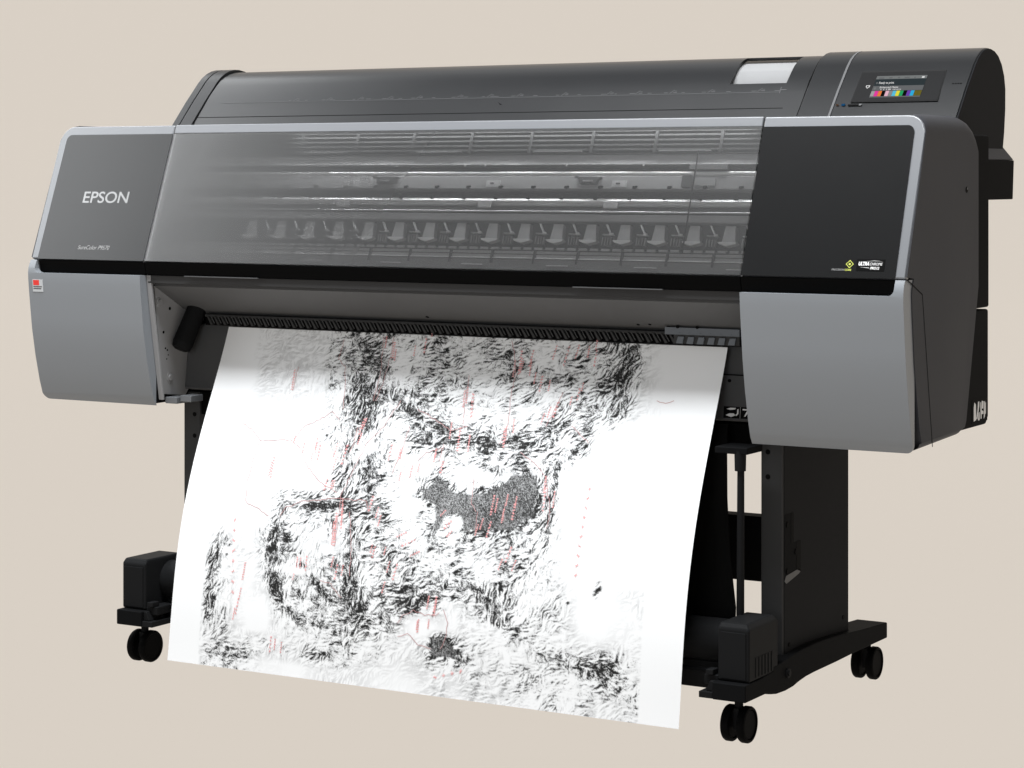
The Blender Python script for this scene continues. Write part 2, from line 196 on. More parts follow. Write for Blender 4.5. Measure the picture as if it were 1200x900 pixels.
RELIEF = [[0, 0, 0, 0, 0, 0, 0, 0, 0, 0, 0, 0, 0, 0, 0, 0, 0, 0, 0, 0, 0, 0, 0, 0, 0, 0, 0, 0, 0, 0, 0, 0, 0, 19, 17, 0, 17, 17, 16, 14, 14, 15, 17, 24, 25, 25, 15, 12, 9, 6, 6, 0, 0, 0, 0, 0],
    [0, 0, 0, 0, 6, 0, 6, 0, 6, 6, 6, 6, 0, 14, 21, 22, 22, 22, 22, 18, 17, 14, 14, 14, 16, 17, 14, 13, 11, 11, 12, 14, 18, 19, 17, 17, 17, 17, 16, 14, 14, 15, 17, 24, 25, 25, 15, 12, 7, 5, 3, 0, 0, 0, 0, 0],
    [0, 0, 0, 1, 6, 6, 6, 6, 6, 6, 6, 6, 9, 14, 21, 22, 22, 22, 22, 19, 16, 14, 15, 15, 16, 16, 13, 12, 11, 11, 12, 16, 17, 19, 17, 16, 14, 14, 14, 14, 14, 14, 17, 21, 23, 25, 16, 11, 3, 1, 0, 0, 0, 0, 0, 0],
    [0, 0, 0, 0, 5, 6, 6, 6, 6, 6, 6, 6, 6, 14, 15, 17, 19, 20, 22, 21, 14, 16, 17, 19, 18, 14, 12, 12, 11, 11, 12, 16, 17, 19, 17, 16, 15, 15, 14, 13, 13, 14, 16, 19, 22, 23, 19, 11, 3, 1, 0, 0, 0, 0, 0, 0],
    [0, 0, 0, 0, 5, 6, 6, 6, 6, 6, 6, 6, 6, 13, 14, 18, 19, 21, 21, 20, 12, 12, 14, 16, 17, 14, 14, 14, 12, 11, 11, 13, 14, 19, 17, 14, 16, 16, 14, 12, 12, 14, 16, 18, 22, 22, 19, 10, 4, 2, 0, 0, 0, 0, 0, 0],
    [0, 0, 0, 0, 1, 6, 6, 6, 6, 6, 6, 6, 6, 12, 14, 19, 20, 22, 21, 20, 13, 12, 15, 16, 18, 16, 18, 16, 14, 14, 13, 14, 12, 16, 17, 14, 13, 12, 14, 14, 14, 14, 15, 17, 22, 21, 19, 9, 5, 2, 0, 0, 0, 0, 0, 0],
    [0, 0, 0, 0, 0, 6, 6, 6, 6, 6, 6, 6, 6, 7, 17, 19, 22, 22, 22, 22, 18, 14, 16, 17, 20, 20, 19, 17, 16, 14, 14, 14, 12, 15, 15, 13, 12, 13, 13, 12, 14, 14, 15, 19, 22, 21, 17, 7, 4, 0, 0, 0, 0, 0, 0, 0],
    [0, 0, 0, 0, 0, 5, 6, 6, 6, 6, 6, 6, 5, 5, 16, 18, 22, 22, 22, 21, 19, 16, 19, 22, 22, 22, 17, 15, 14, 12, 13, 14, 14, 14, 14, 12, 12, 14, 12, 12, 14, 14, 14, 18, 20, 20, 15, 9, 5, 2, 1, 0, 0, 0, 0, 0],
    [0, 0, 0, 0, 2, 4, 6, 6, 6, 6, 6, 6, 4, 3, 15, 17, 22, 22, 22, 20, 19, 17, 19, 23, 23, 22, 19, 19, 19, 16, 16, 14, 14, 14, 14, 13, 11, 11, 11, 12, 14, 14, 14, 16, 17, 18, 13, 9, 5, 3, 2, 0, 0, 0, 0, 0],
    [0, 0, 0, 0, 2, 3, 6, 6, 6, 6, 6, 6, 6, 6, 7, 12, 20, 22, 22, 21, 17, 19, 20, 25, 24, 22, 20, 20, 20, 18, 17, 15, 15, 15, 14, 14, 11, 13, 14, 14, 14, 14, 14, 13, 11, 11, 7, 5, 3, 2, 2, 0, 0, 0, 0, 0],
    [0, 0, 0, 0, 2, 3, 5, 5, 6, 5, 5, 5, 6, 8, 12, 14, 18, 20, 20, 20, 15, 15, 17, 21, 22, 22, 23, 25, 23, 22, 20, 17, 17, 17, 15, 14, 12, 13, 13, 13, 12, 12, 12, 11, 6, 6, 4, 0, 0, 0, 0, 0, 0, 0, 0, 0],
    [0, 0, 0, 0, 0, 0, 0, 0, 2, 3, 3, 3, 6, 12, 17, 17, 17, 19, 19, 19, 15, 15, 17, 19, 20, 22, 22, 23, 23, 25, 22, 22, 22, 20, 19, 17, 15, 14, 12, 12, 12, 12, 12, 11, 5, 5, 3, 0, 0, 0, 0, 0, 0, 0, 0, 0],
    [0, 0, 0, 0, 0, 0, 0, 0, 1, 1, 1, 0, 3, 4, 17, 18, 19, 17, 17, 17, 17, 17, 16, 16, 19, 20, 20, 20, 19, 20, 20, 19, 22, 23, 24, 22, 22, 22, 19, 18, 17, 14, 13, 11, 3, 2, 2, 0, 0, 0, 0, 0, 0, 0, 0, 0],
    [0, 0, 0, 0, 0, 0, 0, 0, 0, 0, 0, 0, 2, 1, 12, 11, 17, 18, 22, 22, 21, 14, 13, 12, 14, 14, 14, 12, 11, 14, 16, 16, 21, 21, 23, 21, 21, 21, 21, 21, 19, 14, 11, 1, 0, 0, 0, 0, 0, 0, 0, 0, 0, 0, 0, 0],
    [0, 0, 0, 0, 0, 0, 0, 0, 0, 0, 0, 0, 0, 0, 7, 8, 16, 16, 22, 22, 22, 17, 17, 11, 11, 9, 12, 11, 9, 16, 16, 14, 14, 14, 16, 18, 21, 21, 23, 22, 18, 13, 4, 0, 0, 0, 0, 0, 0, 0, 0, 0, 0, 0, 0, 0],
    [0, 0, 0, 0, 0, 0, 0, 0, 0, 0, 0, 0, 0, 0, 1, 3, 8, 9, 19, 20, 22, 20, 19, 11, 10, 8, 11, 12, 24, 22, 14, 8, 7, 6, 11, 16, 33, 34, 32, 22, 15, 11, 0, 0, 0, 0, 0, 0, 0, 0, 0, 0, 0, 0, 0, 0],
    [0, 0, 0, 0, 0, 0, 0, 0, 0, 0, 0, 0, 0, 1, 2, 7, 8, 9, 16, 17, 20, 20, 19, 10, 8, 6, 10, 15, 33, 28, 20, 14, 20, 20, 26, 31, 34, 34, 33, 23, 17, 11, 0, 0, 0, 0, 0, 0, 0, 0, 0, 0, 0, 0, 0, 0],
    [0, 0, 0, 0, 0, 0, 0, 0, 0, 0, 0, 1, 1, 4, 6, 11, 14, 14, 20, 22, 23, 24, 22, 15, 9, 6, 12, 33, 34, 34, 34, 34, 34, 34, 34, 34, 34, 34, 34, 23, 21, 18, 2, 0, 0, 0, 0, 0, 0, 0, 0, 0, 0, 0, 0, 0],
    [0, 0, 0, 0, 0, 0, 0, 0, 0, 0, 13, 16, 19, 20, 22, 22, 22, 24, 24, 24, 24, 25, 22, 19, 10, 7, 6, 13, 22, 34, 34, 34, 34, 34, 34, 34, 34, 34, 31, 24, 22, 15, 3, 0, 0, 0, 0, 0, 0, 0, 0, 0, 0, 0, 0, 0],
    [0, 0, 0, 0, 0, 0, 0, 0, 0, 0, 11, 21, 20, 19, 15, 14, 12, 14, 14, 17, 20, 25, 23, 21, 12, 8, 7, 10, 17, 34, 22, 15, 33, 34, 34, 34, 34, 33, 20, 21, 21, 9, 5, 0, 0, 0, 0, 0, 0, 0, 0, 0, 0, 0, 0, 0],
    [0, 0, 0, 0, 0, 0, 0, 0, 0, 1, 7, 23, 20, 18, 13, 11, 11, 11, 10, 14, 15, 20, 21, 22, 12, 11, 9, 15, 18, 31, 16, 10, 26, 23, 19, 20, 18, 17, 17, 16, 14, 9, 7, 0, 0, 0, 0, 0, 0, 0, 0, 0, 0, 0, 0, 0],
    [0, 0, 0, 0, 0, 0, 0, 0, 0, 12, 14, 25, 21, 14, 9, 9, 11, 11, 9, 13, 14, 18, 18, 20, 13, 12, 14, 14, 14, 14, 13, 12, 14, 14, 12, 14, 14, 14, 16, 16, 12, 10, 8, 0, 0, 0, 0, 0, 0, 0, 0, 0, 0, 0, 0, 0],
    [0, 0, 0, 1, 2, 5, 3, 4, 1, 10, 12, 24, 24, 14, 11, 9, 11, 11, 9, 12, 14, 17, 18, 20, 15, 12, 14, 14, 12, 16, 16, 14, 14, 14, 14, 14, 14, 14, 16, 16, 13, 11, 8, 0, 0, 0, 0, 0, 0, 0, 0, 0, 0, 0, 0, 0],
    [0, 0, 8, 9, 15, 16, 9, 8, 3, 7, 11, 23, 25, 14, 12, 6, 10, 11, 11, 12, 14, 18, 19, 22, 18, 11, 14, 14, 12, 16, 17, 14, 15, 16, 12, 12, 14, 16, 17, 16, 14, 13, 10, 2, 1, 0, 0, 1, 2, 2, 1, 0, 0, 0, 0, 0],
    [0, 0, 0, 16, 16, 17, 9, 8, 6, 7, 11, 21, 25, 15, 13, 7, 10, 13, 12, 12, 16, 17, 17, 22, 20, 11, 13, 14, 14, 15, 17, 15, 16, 17, 15, 15, 14, 18, 19, 14, 14, 14, 14, 5, 3, 0, 0, 1, 3, 5, 5, 5, 0, 0, 0, 0],
    [0, 0, 0, 19, 19, 17, 9, 6, 3, 3, 11, 17, 25, 16, 14, 9, 10, 14, 12, 12, 18, 18, 18, 20, 19, 12, 12, 12, 14, 15, 17, 17, 17, 16, 16, 17, 17, 19, 19, 16, 15, 14, 14, 8, 5, 0, 0, 0, 2, 4, 5, 6, 2, 1, 0, 0],
    [0, 0, 0, 22, 21, 17, 10, 5, 3, 3, 10, 12, 23, 17, 14, 9, 9, 12, 13, 14, 19, 20, 20, 21, 22, 16, 17, 20, 21, 22, 22, 18, 16, 12, 15, 17, 20, 20, 21, 17, 16, 16, 14, 10, 5, 0, 0, 0, 0, 2, 3, 6, 4, 2, 0, 0],
    [0, 0, 0, 22, 22, 17, 12, 3, 3, 3, 7, 9, 22, 19, 19, 12, 11, 14, 15, 17, 22, 22, 22, 24, 25, 19, 19, 19, 18, 17, 15, 8, 4, 11, 13, 14, 22, 22, 22, 17, 17, 17, 13, 9, 6, 0, 0, 0, 2, 3, 3, 6, 5, 3, 0, 0],
    [0, 0, 0, 22, 22, 15, 13, 3, 3, 3, 3, 3, 19, 20, 22, 15, 15, 15, 16, 17, 21, 22, 22, 22, 22, 17, 16, 14, 13, 11, 8, 4, 1, 9, 10, 12, 14, 16, 22, 17, 16, 16, 12, 10, 7, 2, 1, 0, 3, 3, 3, 6, 1, 0, 0, 0],
    [0, 0, 0, 22, 22, 14, 12, 3, 2, 0, 0, 1, 16, 18, 22, 22, 22, 17, 18, 18, 21, 22, 22, 22, 22, 16, 14, 11, 5, 0, 3, 3, 3, 8, 9, 11, 10, 10, 13, 14, 14, 14, 12, 11, 10, 6, 6, 6, 8, 8, 8, 8, 2, 0, 0, 0],
    [0, 0, 0, 19, 19, 12, 11, 3, 3, 0, 0, 0, 8, 8, 15, 17, 20, 22, 22, 22, 22, 21, 20, 19, 16, 12, 10, 7, 7, 8, 31, 29, 15, 10, 9, 11, 9, 9, 11, 12, 12, 16, 16, 16, 16, 15, 14, 12, 13, 13, 12, 12, 5, 0, 0, 0],
    [0, 0, 0, 13, 12, 11, 11, 6, 5, 1, 1, 2, 7, 8, 10, 10, 11, 10, 10, 12, 13, 14, 12, 11, 9, 8, 8, 6, 7, 9, 31, 33, 32, 16, 11, 9, 9, 9, 11, 11, 10, 15, 15, 15, 17, 17, 17, 17, 17, 16, 14, 14, 7, 0, 0, 0],
    [0, 0, 0, 10, 10, 10, 9, 6, 6, 11, 11, 11, 11, 11, 6, 7, 11, 12, 13, 13, 14, 14, 10, 9, 9, 7, 6, 6, 6, 8, 18, 17, 13, 10, 9, 9, 9, 9, 11, 10, 10, 14, 15, 16, 17, 17, 17, 17, 17, 16, 14, 15, 9, 0, 0, 0],
    [0, 0, 0, 9, 9, 10, 11, 11, 13, 13, 12, 6, 8, 9, 8, 9, 16, 16, 15, 13, 12, 11, 8, 6, 6, 5, 3, 5, 6, 6, 6, 6, 6, 7, 9, 9, 8, 6, 9, 11, 14, 14, 15, 16, 16, 14, 13, 12, 14, 14, 14, 18, 13, 0, 0, 0],
    [0, 0, 0, 0, 12, 12, 13, 13, 12, 9, 6, 2, 2, 2, 1, 1, 3, 4, 6, 7, 6, 6, 5, 4, 3, 3, 2, 2, 2, 5, 6, 7, 5, 6, 7, 8, 7, 7, 9, 10, 11, 13, 13, 13, 13, 12, 9, 7, 7, 8, 9, 15, 13, 0, 0, 0]]

# ------------------------------------------------------------------ the printer
P = empty('large_format_printer')
tag(P, 'grey and black wide format printer on a castered stand', 'printer')

def pod_y(z):
    pts = [(.500, .050), (.510, .041), (.520, .0345), (.548, .0255), (.60, .0128), (.656, .0025), (.70, -.0028), (.735, -.0068), (.76, -.0092), (.772, -.0098), (.782, -.0085), (.79, -.0055), (.80, -.0004)]
    for (a, ya), (b, yb) in zip(pts, pts[1:]):
        if z <= b: return ya + (yb - ya) * (z - a) / (b - a)
    return 0.
POD_CUTS = [.512, .516, .52, .53, .548, .57, .60, .63, .656, .68, .70, .72, .735, .75, .76, .766, .772, .777, .782, .786, .79, .795]

def curved_plate(bm, xz, back):
    """outline in x,z laid on the curved pod front, solid back to y = back"""
    f = bm.faces.new([bm.verts.new((x, 0, z)) for x, z in xz])
    for z in POD_CUTS:
        bmesh.ops.bisect_plane(bm, geom=bm.verts[:] + bm.edges[:] + bm.faces[:], plane_co=(0, 0, z), plane_no=(0, 0, 1))
    r = bmesh.ops.extrude_face_region(bm, geom=bm.faces[:])
    new = [g for g in r['geom'] if isinstance(g, bmesh.types.BMVert)]
    ns = set(new)
    for v in bm.verts: v.co.y = back if v in ns else pod_y(v.co.z)

XO = .9562
for s in (-1, 1):
    # lower silver pod
    b = B()
    o = [(.6585, .508)] + arc(.9405, .522, .014, -90, 0) + [(.9545, .7985), (.9375, .7985)] + [(.9375, .786)] + arc(.9255, .784, .012, 0, -90)[1:] + [(.6585, .772)]
    curved_plate(b, [(s * x, z) for x, z in o], .042)
    pod = obj('side_pod', b, M['silver'], P, .0012, 2, 40, 30)
    # upper silver bezel end
    b = B()
    o = [(.6568, .0015), (.9545, .0015), (.9545, .261)] + arc(.9225, .261, .032, 0, 90) + [(.6568, .293)]
    FA.plate(b, [(s * x, t) for x, t in o], 0, -.014)
    obj('bezel', b, M['bezel'], P, .003, 3, 40)
    # smoked panel in the bezel
    b = B()
    o = [(.6568, .0006), (.9365, .0006), (.9365, .2595)] + arc(.9235, .2605, .013, 0, 90) + [(.6568, .2735)]
    FA.plate(b, [(s * x, t) for x, t in o], .0003, .0014)
    pan = obj('fascia_panel', b, M['gloss'], P)
    if s < 0:
        b = B(); FA.text(b, 'EPSON', -.852, .1235, .0345, .0016, 0, 0, .0004, .119)
        obj('brand_lettering', b, M['letter'], pan)
        b = B(); FA.text(b, 'SureColor P9570', -.835, .0225, .0125, .0015, 0, .25, 0, .083)
        obj('model_lettering', b, M['smallletter'], pan)
        b = B()
        yf = Frame(pod_y(.735), .735, pod_y(.760), .760)
        yf.rect(b, -.943, -.915, -.002, .0235, .0002, .0006, 0)
        yf.rect(b, -.941, -.925, .0115, .0222, .0006, .0008, 1)
        yf.rect(b, -.941, -.918, .0075, .0095, .0006, .0008, 2)
        yf.rect(b, -.941, -.920, .0035, .0055, .0006, .0008, 2)
        obj('sticker', b, [M['paleblue'], M['red'], M['trim']], pod)
    else:
        b = B()
        FA.rect(b, .866, .9155, .0132, .0335, .0016, .0020, 0)
        FA.text(b, 'ULTRA', .8695, .0225, .0088, .0022, 1, .2, .0004, .019)
        FA.text(b, 'CHROME', .8895, .0228, .0068, .0022, 1, .2, 0, .0225)
        FA.text(b, 'PRO12', .891, .0158, .0062, .0022, 1, .2, .0002, .016)
        FA.plate(b, [(.872, .0195), (.889, .0178), (.889, .0186)], .0021, .0023, 1)
        FA.plate(b, [(.882, .0295), (.897, .0312), (.912, .0297), (.897, .0306)], .0021, .0023, 1)
        obj('ink_badge', b, [M['cover_line'], M['white']], pan)
        b = B()
        c = (.8535, .0245)
        for r0, r1, mi in ((.0072, .0056, 0), (.0024, 0, 0)):
            out = [(c[0] + r0 * a, c[1] + r0 * d) for a, d in ((1, 0), (0, 1), (-1, 0), (0, -1))]
            if r1:
                inn = [(c[0] + r1 * a, c[1] + r1 * d) for a, d in ((1, 0), (0, 1), (-1, 0), (0, -1))]
                for i in range(4): FA.plate(b, [out[i], out[(i+1) % 4], inn[(i+1) % 4], inn[i]], .0015, .0018, mi)
            else: FA.plate(b, out, .0015, .0018, mi)
        FA.text(b, 'PRECISION', .8225, .0128, .0046, .0016, 1, 0, 0, .0225)
        FA.text(b, 'CORE', .846, .0128, .0046, .0016, 0, 0, .0001, .0115)
        obj('printhead_badge', b, [M['lime'], M['smallletter']], pan)
    # charcoal side panel with a rounded top edge
    R = .030; r2 = .014
    prof = [(.060, .508, 0, r2), (.0415, .510, 0, r2)]
    for z in (.520, .548, .60, .656, .70, .735, .76, .772, .782, .79, .80): prof.append((pod_y(z) + .0016, z, 0, 0 if z > .53 else .006))
    prof += [(.0029, .8040, 0, 0), (.0885, 1.0335, 0, 0), (.1015, 1.070, -R * .343, -R * .94), (.106, 1.0745, -R * .2, -R), (.115, 1.0765, 0, -R), (.29, 1.0765, 0, -R), (.318, 1.071, -.008, -R * .85),
             (.340, 1.058, -.014, -R * .55), (.352, 1.040, -.012, -R * .25), (.3555, 1.015, 0, 0), (.3555, .775, 0, 0), (.291, .54, 0, 0), (.284, .525, 0, .006), (.262, .515, 0, r2)]
    b = B(); rings = []
    for X, k in [(XO - R * (1 - math.sin(math.radians(a))), 1 - math.cos(math.radians(a))) for a in (0, 15, 30, 45, 60, 75, 90)]:
        rings.append([b.verts.new((s * X, y + dy * k + (.034 if z < .803 and y < .05 and k < 1 else 0), z + dz * k)) for y, z, dy, dz in prof])
    n = len(prof)
    for r0, r1 in zip(rings, rings[1:]):
        for i in range(n): b.faces.new((r0[i], r0[(i+1) % n], r1[(i+1) % n], r1[i]))
    b.faces.new(rings[0]); b.faces.new(rings[-1])
    side = obj('side_panel', b, M['side'], P, 0, sharp=28)
    # a seam of the pod's side, and the little bolt hole
    if s > 0:
        b = B()
        for (y0, z0), (y1, z1) in (((.004, .7995), (.074, .772)), ((.074, .772), (.122, .512))):
            d = Vector((0, y1 - y0, z1 - z0)).normalized(); w = Vector((0, -d.z, d.y)) * .0011
            a, c = Vector((XO - .0002, y0, z0)), Vector((XO - .0002, y1, z1))
            extrude_poly(b, [a - w, c - w, c + w, a + w], (.0005, 0, 0))
        obj('seam_line', b, M['cover_line'], side)
        b = B(); cyl(b, (XO - .001, .293, .947), (XO + .0006, .293, .947), .0055, n=16, mi=1); cyl(b, (XO, .295, .949), (XO + .0012, .295, .949), .0022, n=10, mi=0)
        obj('screw', b, [M['trim'], M['cover_line']], side)

# silver strip over the window, smoked window, handle strip
b = B(); FA.rect(b, -.6545, .6545, .2738, .2935, .0006, -.012)
obj('bezel', b, M['bezel'], P, .0025, 3, 40)
b = B(); FA.rect(b, -.6545, .6545, .0010, .2735, -.0012, .0012)
win = obj('front_window', b, M['window'], P)
for x0, x1, t1 in ((-.4765, -.4735, .236), (.5356, .5372, .232)):
    b = B(); FA.rect(b, x0, x1, .040, t1, -.004, -.0016); obj('window_rib', b, M['slat'], win)
b = B()
for x0, x1 in ((-.9345, -.6555), (-.6545, .6545), (.6555, .9345)):
    prism(b, [(.0004, .7985), (.006, .7735), (.030, .7735), (.030, .7985)], x0, x1)
obj('handle_strip', b, M['strip'], P, .0008)
for x0, x1 in ((-.555, -.375), (.325, .505)):
    b = B(); box(b, x0, x1, .0015, .006, .7715, .7732); obj('handle_lip', b, M['lowgrey'], P)

# core of the body
for s in (-1, 1):
    b = B(); x0, x1 = sorted((s * .6600, s * .930))
    prism(b, [(.043, .512), (.043, .80), (.125, 1.02), (.40, 1.02), (.40, .53), (.28, .514)], x0, x1)
    obj('pod_core', b, M['black'], P)
b = B(); box(b, -.925, .925, .112, .345, 1.066, 1.0735)
obj('deck', b, M['cover'], P, .002)
b = B(); box(b, -.953, .953, .25, .4225, .7345, 1.045)
obj('rear_housing', b, M['black'], P, .004)
b = B(); prism(b, [(.27, .524), (.408, .524), (.4205, .537), (.4205, .7312), (.27, .7312)], -.9525, .9525)
rear = obj('rear_housing', b, M['black'], P, .004)
b = B(); box(b, -.80, .80, .40, .62, .60, 1.06)
obj('roll_support', b, M['black'], P, .004)
# pictogram label at the rear corner
b = B(); X = .9530
box(b, X - .001, X, .330, .412, .531, .573, 0)
def sideglyph(pts): extrude_poly(b, [(X, .369 + (y - .371) * .86, .552 + (z - .571) * .86) for y, z in pts], (.0005, 0, 0), 1)
sideglyph([(.336, .551), (.350, .553), (.348, .585), (.340, .59), (.336, .58)])
sideglyph([(.352, .556), (.357, .554), (.369, .580), (.369, .590), (.362, .590), (.360, .575)])
sideglyph([(.362, .551), (.371, .551), (.371, .568), (.366, .566)])
sideglyph([(.378, .553), (.383, .553), (.384, .570), (.381, .588), (.377, .586)])
sideglyph([(.385, .562), (.395, .562), (.395, .568), (.385, .570)])
sideglyph([(.386, .574), (.394, .573), (.396, .588), (.386, .590)])
sideglyph([(.398, .552), (.404, .556), (.405, .588), (.400, .586)])
sideglyph([(.406, .560), (.410, .562), (.410, .585), (.407, .583)])
obj('warning_label', b, [M['cover_line'], M['white']], rear)
b = B()
prism(b, [(.36, .927), (.655, .927), (.662, 1.001), (.36, 1.001)], .80, .92)
bx = obj('rear_box', b, M['black'], P, .0015)
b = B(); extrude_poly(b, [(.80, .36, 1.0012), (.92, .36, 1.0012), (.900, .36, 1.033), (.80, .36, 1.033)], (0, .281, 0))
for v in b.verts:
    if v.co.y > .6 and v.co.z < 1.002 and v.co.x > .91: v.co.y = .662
obj('box_top_lightened', b, M['side'], bx, .003, 3)  # top of the same black box, lighter grey stands in for light from above

# ------------------------------------------------------------------ roll cover along the top
CAP = [(.383, 1.072), (.4405, 1.1345), (.486, 1.180), (.500, 1.1915), (.516, 1.2008), (.532, 1.2070), (.550, 1.2105), (.568, 1.2108), (.590, 1.2075), (.612, 1.1990), (.631, 1.184), (.645, 1.163), (.652, 1.138), (.6515, 1.100), (.645, 1.055), (.636, 1.020), (.40, 1.020)]
def cap_piece(name, x0, x1, mat, parent=P, drop=0., bev=.0012):
    b = B(); prism(b, [(y, z - drop) for y, z in CAP], x0, x1); return obj(name, b, mat, parent, bev, 2, 50, 24)
cap_piece('end_cover', -.902, -.8832, M['cover_end'])
cap_piece('end_cover', -.8812, -.8485, M['cover_end'])
cap_piece('cover_seam', -.8835, -.8809, M['cover_line'], P, .003, 0)
cap_piece('cover_seam', -.8488, -.8436, M['cover_line'], P, .004, 0)
cap_piece('cover_seam', .5862, .5892, M['cover_line'], P, .003, 0)
cap_piece('end_cover', .5890, .6512, M['cover'])
cap_piece('trim_line', .6512, .6558, M['trim'], P, -.0002, 0)
ctrl = cap_piece('control_housing', .6558, .903, M['cover'], P, 0, .002)
cap_piece('end_plate', .9032, .9065, M['cap_end'], ctrl, .0015, .001)
# lid with a window opening
LID = [(.385, 1.0695), (.4390, 1.1305), (.4555, 1.1490), (.479, 1.171), (.492, 1.182), (.507, 1.1915), (.523, 1.1985), (.540, 1.2030), (.560, 1.2045), (.585, 1.2020), (.610, 1.193), (.630, 1.176), (.643, 1.150), (.648, 1.12), (.645, 1.06)]
XS = [-.8445, .4205, .5405, .5862]
b = B(); g = [[b.verts.new((x, y, z)) for y, z in LID] for x in XS]
for i in range(3):
    for j in range(len(LID) - 1):
        if i == 1 and 2 <= j <= 6: continue
        b.faces.new((g[i][j], g[i+1][j], g[i+1][j+1], g[i][j+1]))
lid = obj('roll_cover', b, M['cover'], P, 0, sharp=24)
for v in lid.data.polygons:
    if v.normal.z < 0: v.flip()
so = lid.modifiers.new('thickness', 'SOLIDIFY'); so.thickness = .004; so.offset = -1
es = lid.modifiers.new('crisp_rim', 'EDGE_SPLIT'); es.split_angle = math.radians(40)
LD = Frame(.4390, 1.1305, .479, 1.171); LL = Frame(.385, 1.0695, .4390, 1.1305); LU = Frame(.4555, 1.1490, .479, 1.171)
b = B()
LL.rect(b, -.8445, .552, .0395, .0412, -.001, .0002)
obj('lid_groove', b, M['cover_line'], lid)
b = B()
LL.plate(b, [(-.088, .071), (-.080, .0625), (-.0745, .0625), (-.083, .0668)], .0001, .0004)
obj('arrow_mark', b, M['cover_line'], lid)
b = B()
LF = Frame(.4390, 1.1305, .4555, 1.1490)
LF.rect(b, -.80, .535, .0005, .0013, .0002, .0004)
x = -.62; k = 0
rnd = random.Random(3)
while x < .50:
    LF.rect(b, x, x + rnd.uniform(.004, .012), .004, .0052, .0002, .0004)
    if k % 2 == 0:
        LF.plate(b, [(x + .012, .003), (x + .0135, .003), (x + .022, .012), (x + .0205, .012)], .0002, .0004)
        LF.rect(b, x + .020, x + .028, .0045, .0058, .0002, .0004)
        LF.rect(b, x + .022, x + .027, .0085, .0095, .0002, .0004)
    x += rnd.uniform(.028, .055); k += 1
LF.rect(b, .5330, .5345, -.002, .014, .0002, .0004); LF.rect(b, .522, .5330, .004, .0052, .0002, .0004); LF.rect(b, .5350, .546, .006, .0075, .0002, .0004)
obj('media_scale', b, principled('scale_ink', (.085, .085, .087), .5, .2), lid)
b = B()
gl = [[b.verts.new((x, y + .0025, z - .003)) for y, z in LID[2:8]] for x in (.419, .542)]
for j in range(5): b.faces.new((gl[0][j], gl[1][j], gl[1][j+1], gl[0][j+1]))
obj('lid_window', b, M['lidglass'], lid)
b = B(); box(b, -.84, .58, .44, .62, 1.028, 1.036)
obj('roll_tray', b, M['dark'], P)

# control housing details
b = B(); TK.plate(b, [(.6880, .0435), (.8580, .0435), (.8545, .1275), (.6880, .1275)], .0002, .0008)
obj('display_bezel', b, principled('display_edge', (.008, .008, .008), .4, .2), ctrl)
b = B(); TK.plate(b, [(.6895, .0455), (.8565, .0455), (.8530, .1240), (.6895, .1240)], .0009, .0013)
obj('display_glass', b, principled('display_glass', (.010, .010, .0105), .3, .2), ctrl)
b = B()
x0, x1, t0, t1 = .7225, .8215, .0545, .1130
D0, D1, D2, D3 = .0014, .0016, .0018, .0020
TK.rect(b, x0, x1, t0, t1, D0, D1, 0)
TK.rect(b, x0, x1, t1 - .0085, t1, D1, D2, 1)
TK.rect(b, x0, x1, t0 + .0185, t0 + .0315, D1, D2, 2)
TK.rect(b, x0, x1, t0, t0 + .003, D1, D2, 2)
inks = 14; w = (x1 - x0) / inks
for i in range(inks): TK.rect(b, x0 + i * w + .0002, x0 + (i + 1) * w - .0002, t0 + .0035, t0 + .0175, D1, D2, 4 + i)
for xx, ww, tt in ((.728, .010, .0075), (.748, .006, .007), (.765, .004, .0065), (.778, .010, .007), (.797, .003, .0075)):
    TK.rect(b, xx, xx + ww, t1 - tt, t1 - tt + .003, D2, D3, 2)
TK.rect(b, .812, .817, t1 - .0075, t1 - .003, D2, D3, 3)
TK.text(b, 'Ready to print.', .7315, t1 - .0215, .0085, D2, 3, 0, 0, .030)
TK.rect(b, .7255, .7290, t1 - .0215, t1 - .0165, D1, D2, 2)
TK.text(b, 'Enhanced Matte', .7365, t0 + .0250, .0060, D3, 3, 0, 0, .036)
TK.text(b, '1118 mm', .7395, t0 + .0198, .0045, D3, 3, 0, 0, .040)
TK.rect(b, .7255, .7290, t0 + .0215, t0 + .0275, D2, D3, 1)
obj('touch_screen', b, [M['screen'], M['scr_head'], M['scr_row'], M['scr_white']] + [M['ink%d' % i] for i in range(14)], ctrl)
b = B()
TK.plate(b, [(.7075, .084), (.7115, .0795), (.7155, .084), (.7155, .0885), (.7075, .0885)], .0014, .0016)
TK.rect(b, .7100, .7130, .0825, .0865, .0017, .0019, 1)
obj('home_button', b, [M['scr_white'], M['cover_line']], ctrl)
b = B(); TK.rect(b, .6720, .6790, .0355, .0405, .0001, .0004); obj('status_light', b, M['led_blue'], ctrl)
b = B(); TK.rect(b, .6610, .6660, .0360, .0395, .0001, .0004); obj('status_light', b, M['led_orange'], ctrl)
b = B(); TK.rect(b, .6850, .7080, .0350, .0385, .0001, .0005, 0); TK.rect(b, .7070, .7120, .0350, .0395, .0002, .0007, 1)
obj('power_button', b, [M['cover_line'], M['trim']], ctrl)
b = B()
for i in range(4): TK.rect(b, .8745 + i * .0050, .8780 + i * .0050, .0885, .0912, .0001, .0004)
obj('speaker_grille', b, M['cover_line'], ctrl)

